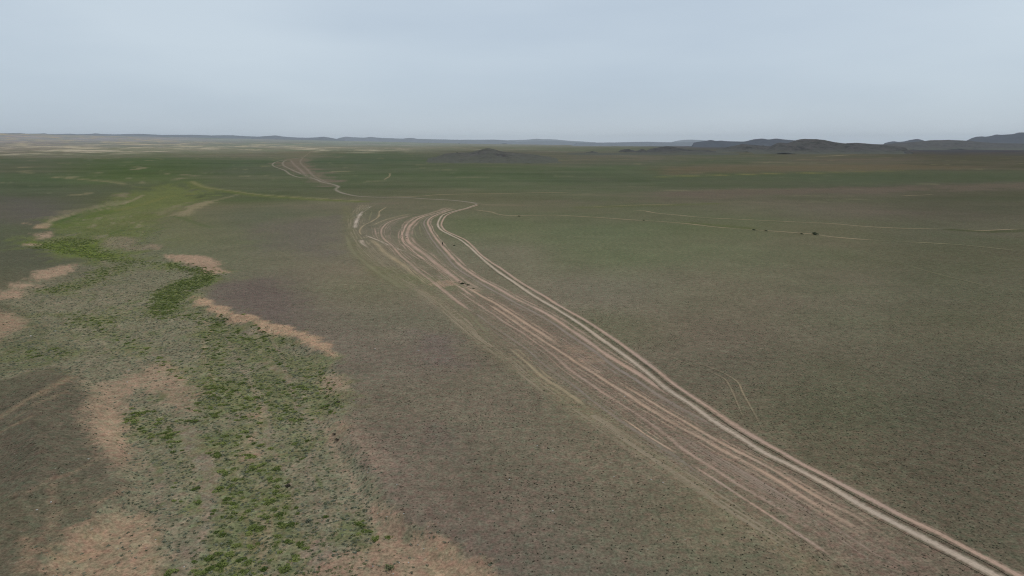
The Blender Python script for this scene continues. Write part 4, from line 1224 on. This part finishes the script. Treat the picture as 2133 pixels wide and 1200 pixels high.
# ---------------------------------------------------------------- stones
ST = [(1065.7,634,'pale stone between the pinkish tracks'), (983,603,'pale stone below the four dark bushes'), (1119,929,'pale stone alone on the brown plain left of the track bundle'),
      (1381,1005,'bright pale stone just below the lowest track'), (1279,993,'pale stone in the brown plain below the tracks, left of the bright one'), (1061,999,'small pale stone on the brown plain right of the riverbed'),
      (1151.5,1064.5,'pale stone in the middle of the bottom brown plain'), (1356,999,'flat pale stone left of the bright one below the lowest track'), (781,727,'pale stone right of the pinkish bank tip'),
      (871.7,730,'pale stone on the brown plain between riverbed and tracks'), (827,1009,'pale stone at the edge of the near riverbed tufts'), (841,1070,'pale stone above the bare bank at the bottom'),
      (851,1172,'white stone on the bare bank at the bottom'), (184,956,'white stone at the foot of the dark hillock'), (106,1046,'pale stone among the streaks of the hillock'),
      (76.5,1062,'pale stone low on the hillock near the left edge'), (381,1157,'white stone at the edge of the bottom green shrubs'), (115,690,'long pale stone on the left gravel bank'),
      (64,700,'pale stone left of the long pale one'), (268,771,'pale stone on the pinkish flat, upper of two'), (265,796,'pale stone on the pinkish flat, lower of two'), (1301,826,'pale stone between the middle tracks')]
for k, (u, v, lab) in enumerate(ST):
    p = drop([(u, v)])[0]
    o = link('stone', pebble_mesh('stone', 600 + k, M_PALE), M_PALE)
    o.location = p; s = .00105 * float(np.hypot(p[0], p[1])) * RNG.uniform(.9, 1.2)
    o.scale = (s * 1.4, s, s * .9); o.rotation_euler = (0, 0, k * 1.7)
    tag(o, lab, 'stone', 'pale stones lying on the plain')
for k, (u, v, lab) in enumerate([(837.5, 492, 'dark stone on the broad pinkish track, left of three'), (845.5, 493.5, 'dark stone on the broad pinkish track, middle of three'), (847.5, 497, 'dark stone on the broad pinkish track, right of three')]):
    p = drop([(u, v)])[0]
    o = link('dark_stone', pebble_mesh('dark_stone', 650 + k, M_DSTONE), M_DSTONE)
    o.location = p; s = .0011 * float(np.hypot(p[0], p[1])); o.scale = (s * 1.6, s, s); o.rotation_euler = (0, 0, k)
    tag(o, lab, 'stone', 'dark stones on the track')

# ---------------------------------------------------------------- the person on the track
def simple(name, col, rough=.9):
    m, nt, b = new_mat(name)
    geo = N(nt, 'ShaderNodeNewGeometry')
    n = rng(nt, noise_node(nt, geo.outputs['Position'], 25, 3), .3, .7, .8, 1.2)
    r = N(nt, 'ShaderNodeRGB'); r.outputs[0].default_value = (*col, 1)
    nt.links.new(scale_col(nt, r.outputs[0], n), b.inputs['Base Color']); b.inputs['Roughness'].default_value = rough
    return m

def skin_mesh(name, joints, edges, root, levels=2):
    me = bpy.data.meshes.new(name + '_bones'); me.from_pydata([j[:3] for j in joints], edges, [])
    o = bpy.data.objects.new(name + '_bones', me); COL.objects.link(o)
    md = o.modifiers.new('skin', 'SKIN'); md.use_smooth_shade = True
    for i, j in enumerate(joints):
        sv = me.skin_vertices[0].data[i]
        rr = j[3] if isinstance(j[3], tuple) else (j[3], j[3]); sv.radius = rr; sv.use_root = (i == root)
    s = o.modifiers.new('sub', 'SUBSURF'); s.levels = levels; s.render_levels = levels
    dg = bpy.context.evaluated_depsgraph_get()
    res = bpy.data.meshes.new_from_object(o.evaluated_get(dg)); res.name = name
    bpy.data.objects.remove(o, do_unlink=True)
    return res

def person(u, v, face):
    p = drop([(u, v)])[0]
    e = bpy.data.objects.new('person', None); COL.objects.link(e); e.location = (p[0], p[1], p[2] + .07); e.scale = (1.08, 1.08, 1.05); e.rotation_euler = (0, 0, face)
    tag(e, 'person in dark clothes walking on the pinkish dirt track', 'person')
    J = [(0, 0, .95, (.15, .10)), (0, .01, 1.12, (.13, .10)), (0, .01, 1.32, (.17, .11)), (0, 0, 1.45, (.10, .08)), (0, .01, 1.53, .055), (0, .02, 1.62, (.075, .09)), (0, .02, 1.72, (.07, .085))]
    E = [(0, 1), (1, 2), (2, 3), (3, 4), (4, 5), (5, 6)]
    for s in (-1, 1):
        k = len(J)
        st = .14 * s          # one leg a step ahead of the other
        J += [(.10 * s, 0, .86, .085), (.105 * s, st * .6 + .03, .50, .062), (.105 * s, st * 1.0 - .02, .10, .042), (.11 * s, st + .04, .045, .045), (.12 * s, st + .19, .03, .035)]
        E += [(0, k), (k, k + 1), (k + 1, k + 2), (k + 2, k + 3), (k + 3, k + 4)]
        k = len(J)
        J += [(.19 * s, 0, 1.42, .065), (.25 * s, -.03 - st * .4, 1.15, .05), (.25 * s, .03 - st * .9, .92, .037), (.25 * s, .05 - st * 1.0, .84, (.035, .022))]
        E += [(3, k), (k, k + 1), (k + 1, k + 2), (k + 2, k + 3)]
        h = k + 3
        for f in range(4):
            a = len(J); yy = .02 + (f - 1.5) * .021 - st
            L = (.07, .08, .075, .06)[f]
            J += [(.25 * s, .03 + yy, .80, .010), (.245 * s, .03 + yy, .80 - L * .55, .009), (.235 * s, .03 + yy, .80 - L, .008)]
            E += [(h, a), (a, a + 1), (a + 1, a + 2)]
        a = len(J)
        J += [(.24 * s, .09 - st, .83, .011), (.235 * s, .105 - st, .79, .009)]
        E += [(h, a), (a, a + 1)]
    me = skin_mesh('body', J, E, 0)
    mats = [simple('dark_jacket', (.014, .014, .017)), simple('dark_trousers', (.016, .016, .020)), simple('skin', (.33, .20, .14), .6), simple('boots', (.015, .012, .010), .6)]
    for m in mats: me.materials.append(m)
    for f in me.polygons:
        c = f.center
        if c.z > 1.52 or (c.z < .86 and abs(c.x) > .19): f.material_index = 2
        elif c.z < .09: f.material_index = 3
        elif c.z < .92 and abs(c.x) < .19: f.material_index = 1
    link('body', me, None, e)
    # hair
    bm = bmesh.new(); bmesh.ops.create_icosphere(bm, subdivisions=3, radius=1)
    bmesh.ops.delete(bm, geom=[v for v in bm.verts if v.co.z < -.1 and v.co.y > -.35 or (v.co.y > .55 and v.co.z < .45) or v.co.z < -.6], context='VERTS')
    for w in bm.verts: w.co = Vector((w.co.x * .083, w.co.y * .10 + .012, w.co.z * .11 + 1.70))
    hm = bpy.data.meshes.new('hair'); bm.to_mesh(hm); bm.free(); link('hair', hm, simple('black_hair', (.012, .010, .009)), e)
    # face: nose and eyes
    bm = bmesh.new()
    bmesh.ops.create_cone(bm, segments=6, radius1=.018, radius2=.006, depth=.035, matrix=Matrix.Translation((0, .118, 1.64)) @ Matrix.Rotation(-1.2, 4, 'X'))
    nm = bpy.data.meshes.new('nose'); bm.to_mesh(nm); bm.free(); link('nose', nm, mats[2], e)
    for s in (-1, 1):
        bm = bmesh.new(); bmesh.ops.create_icosphere(bm, subdivisions=1, radius=.011, matrix=Matrix.Translation((.03 * s, .098, 1.668)))
        em = bpy.data.meshes.new('eye'); bm.to_mesh(em); bm.free(); link('eye', em, mats[3], e)
    # backpack
    bm = bmesh.new(); bmesh.ops.create_cube(bm, size=1, matrix=Matrix.Translation((0, -.18, 1.22)) @ Matrix.Diagonal((.30, .16, .44, 1)))
    bmesh.ops.bevel(bm, geom=bm.edges[:], offset=.05, segments=3, affect='EDGES')
    return e
person(922, 512.5, 2.6)

# ---------------------------------------------------------------- haze: the dusty air over the whole plain
bm = bmesh.new(); bmesh.ops.create_cube(bm, size=1)
zlo, ztop = min(float(gz.min()), -3) - 1.0, 250.0
for w in bm.verts:
    w.co = Vector((w.co.x * 52000, w.co.y * 52000, zlo if w.co.z < 0 else ztop))
hm = bpy.data.meshes.new('haze'); bm.to_mesh(hm); bm.free()
M_HAZE = bpy.data.materials.new('haze'); M_HAZE.use_nodes = True
nt = M_HAZE.node_tree; nt.nodes.clear()
o_ = nt.nodes.new('ShaderNodeOutputMaterial'); pv = nt.nodes.new('ShaderNodeVolumePrincipled')
pv.inputs['Color'].default_value = (.88, .94, 1.0, 1); pv.inputs['Density'].default_value = HAZE; pv.inputs['Anisotropy'].default_value = .2
nt.links.new(pv.outputs[0], o_.inputs['Volume'])
haze = link('haze', hm, M_HAZE)
tag(haze, 'thin dusty haze lying over the far plain and hills', 'haze', None, 'stuff')
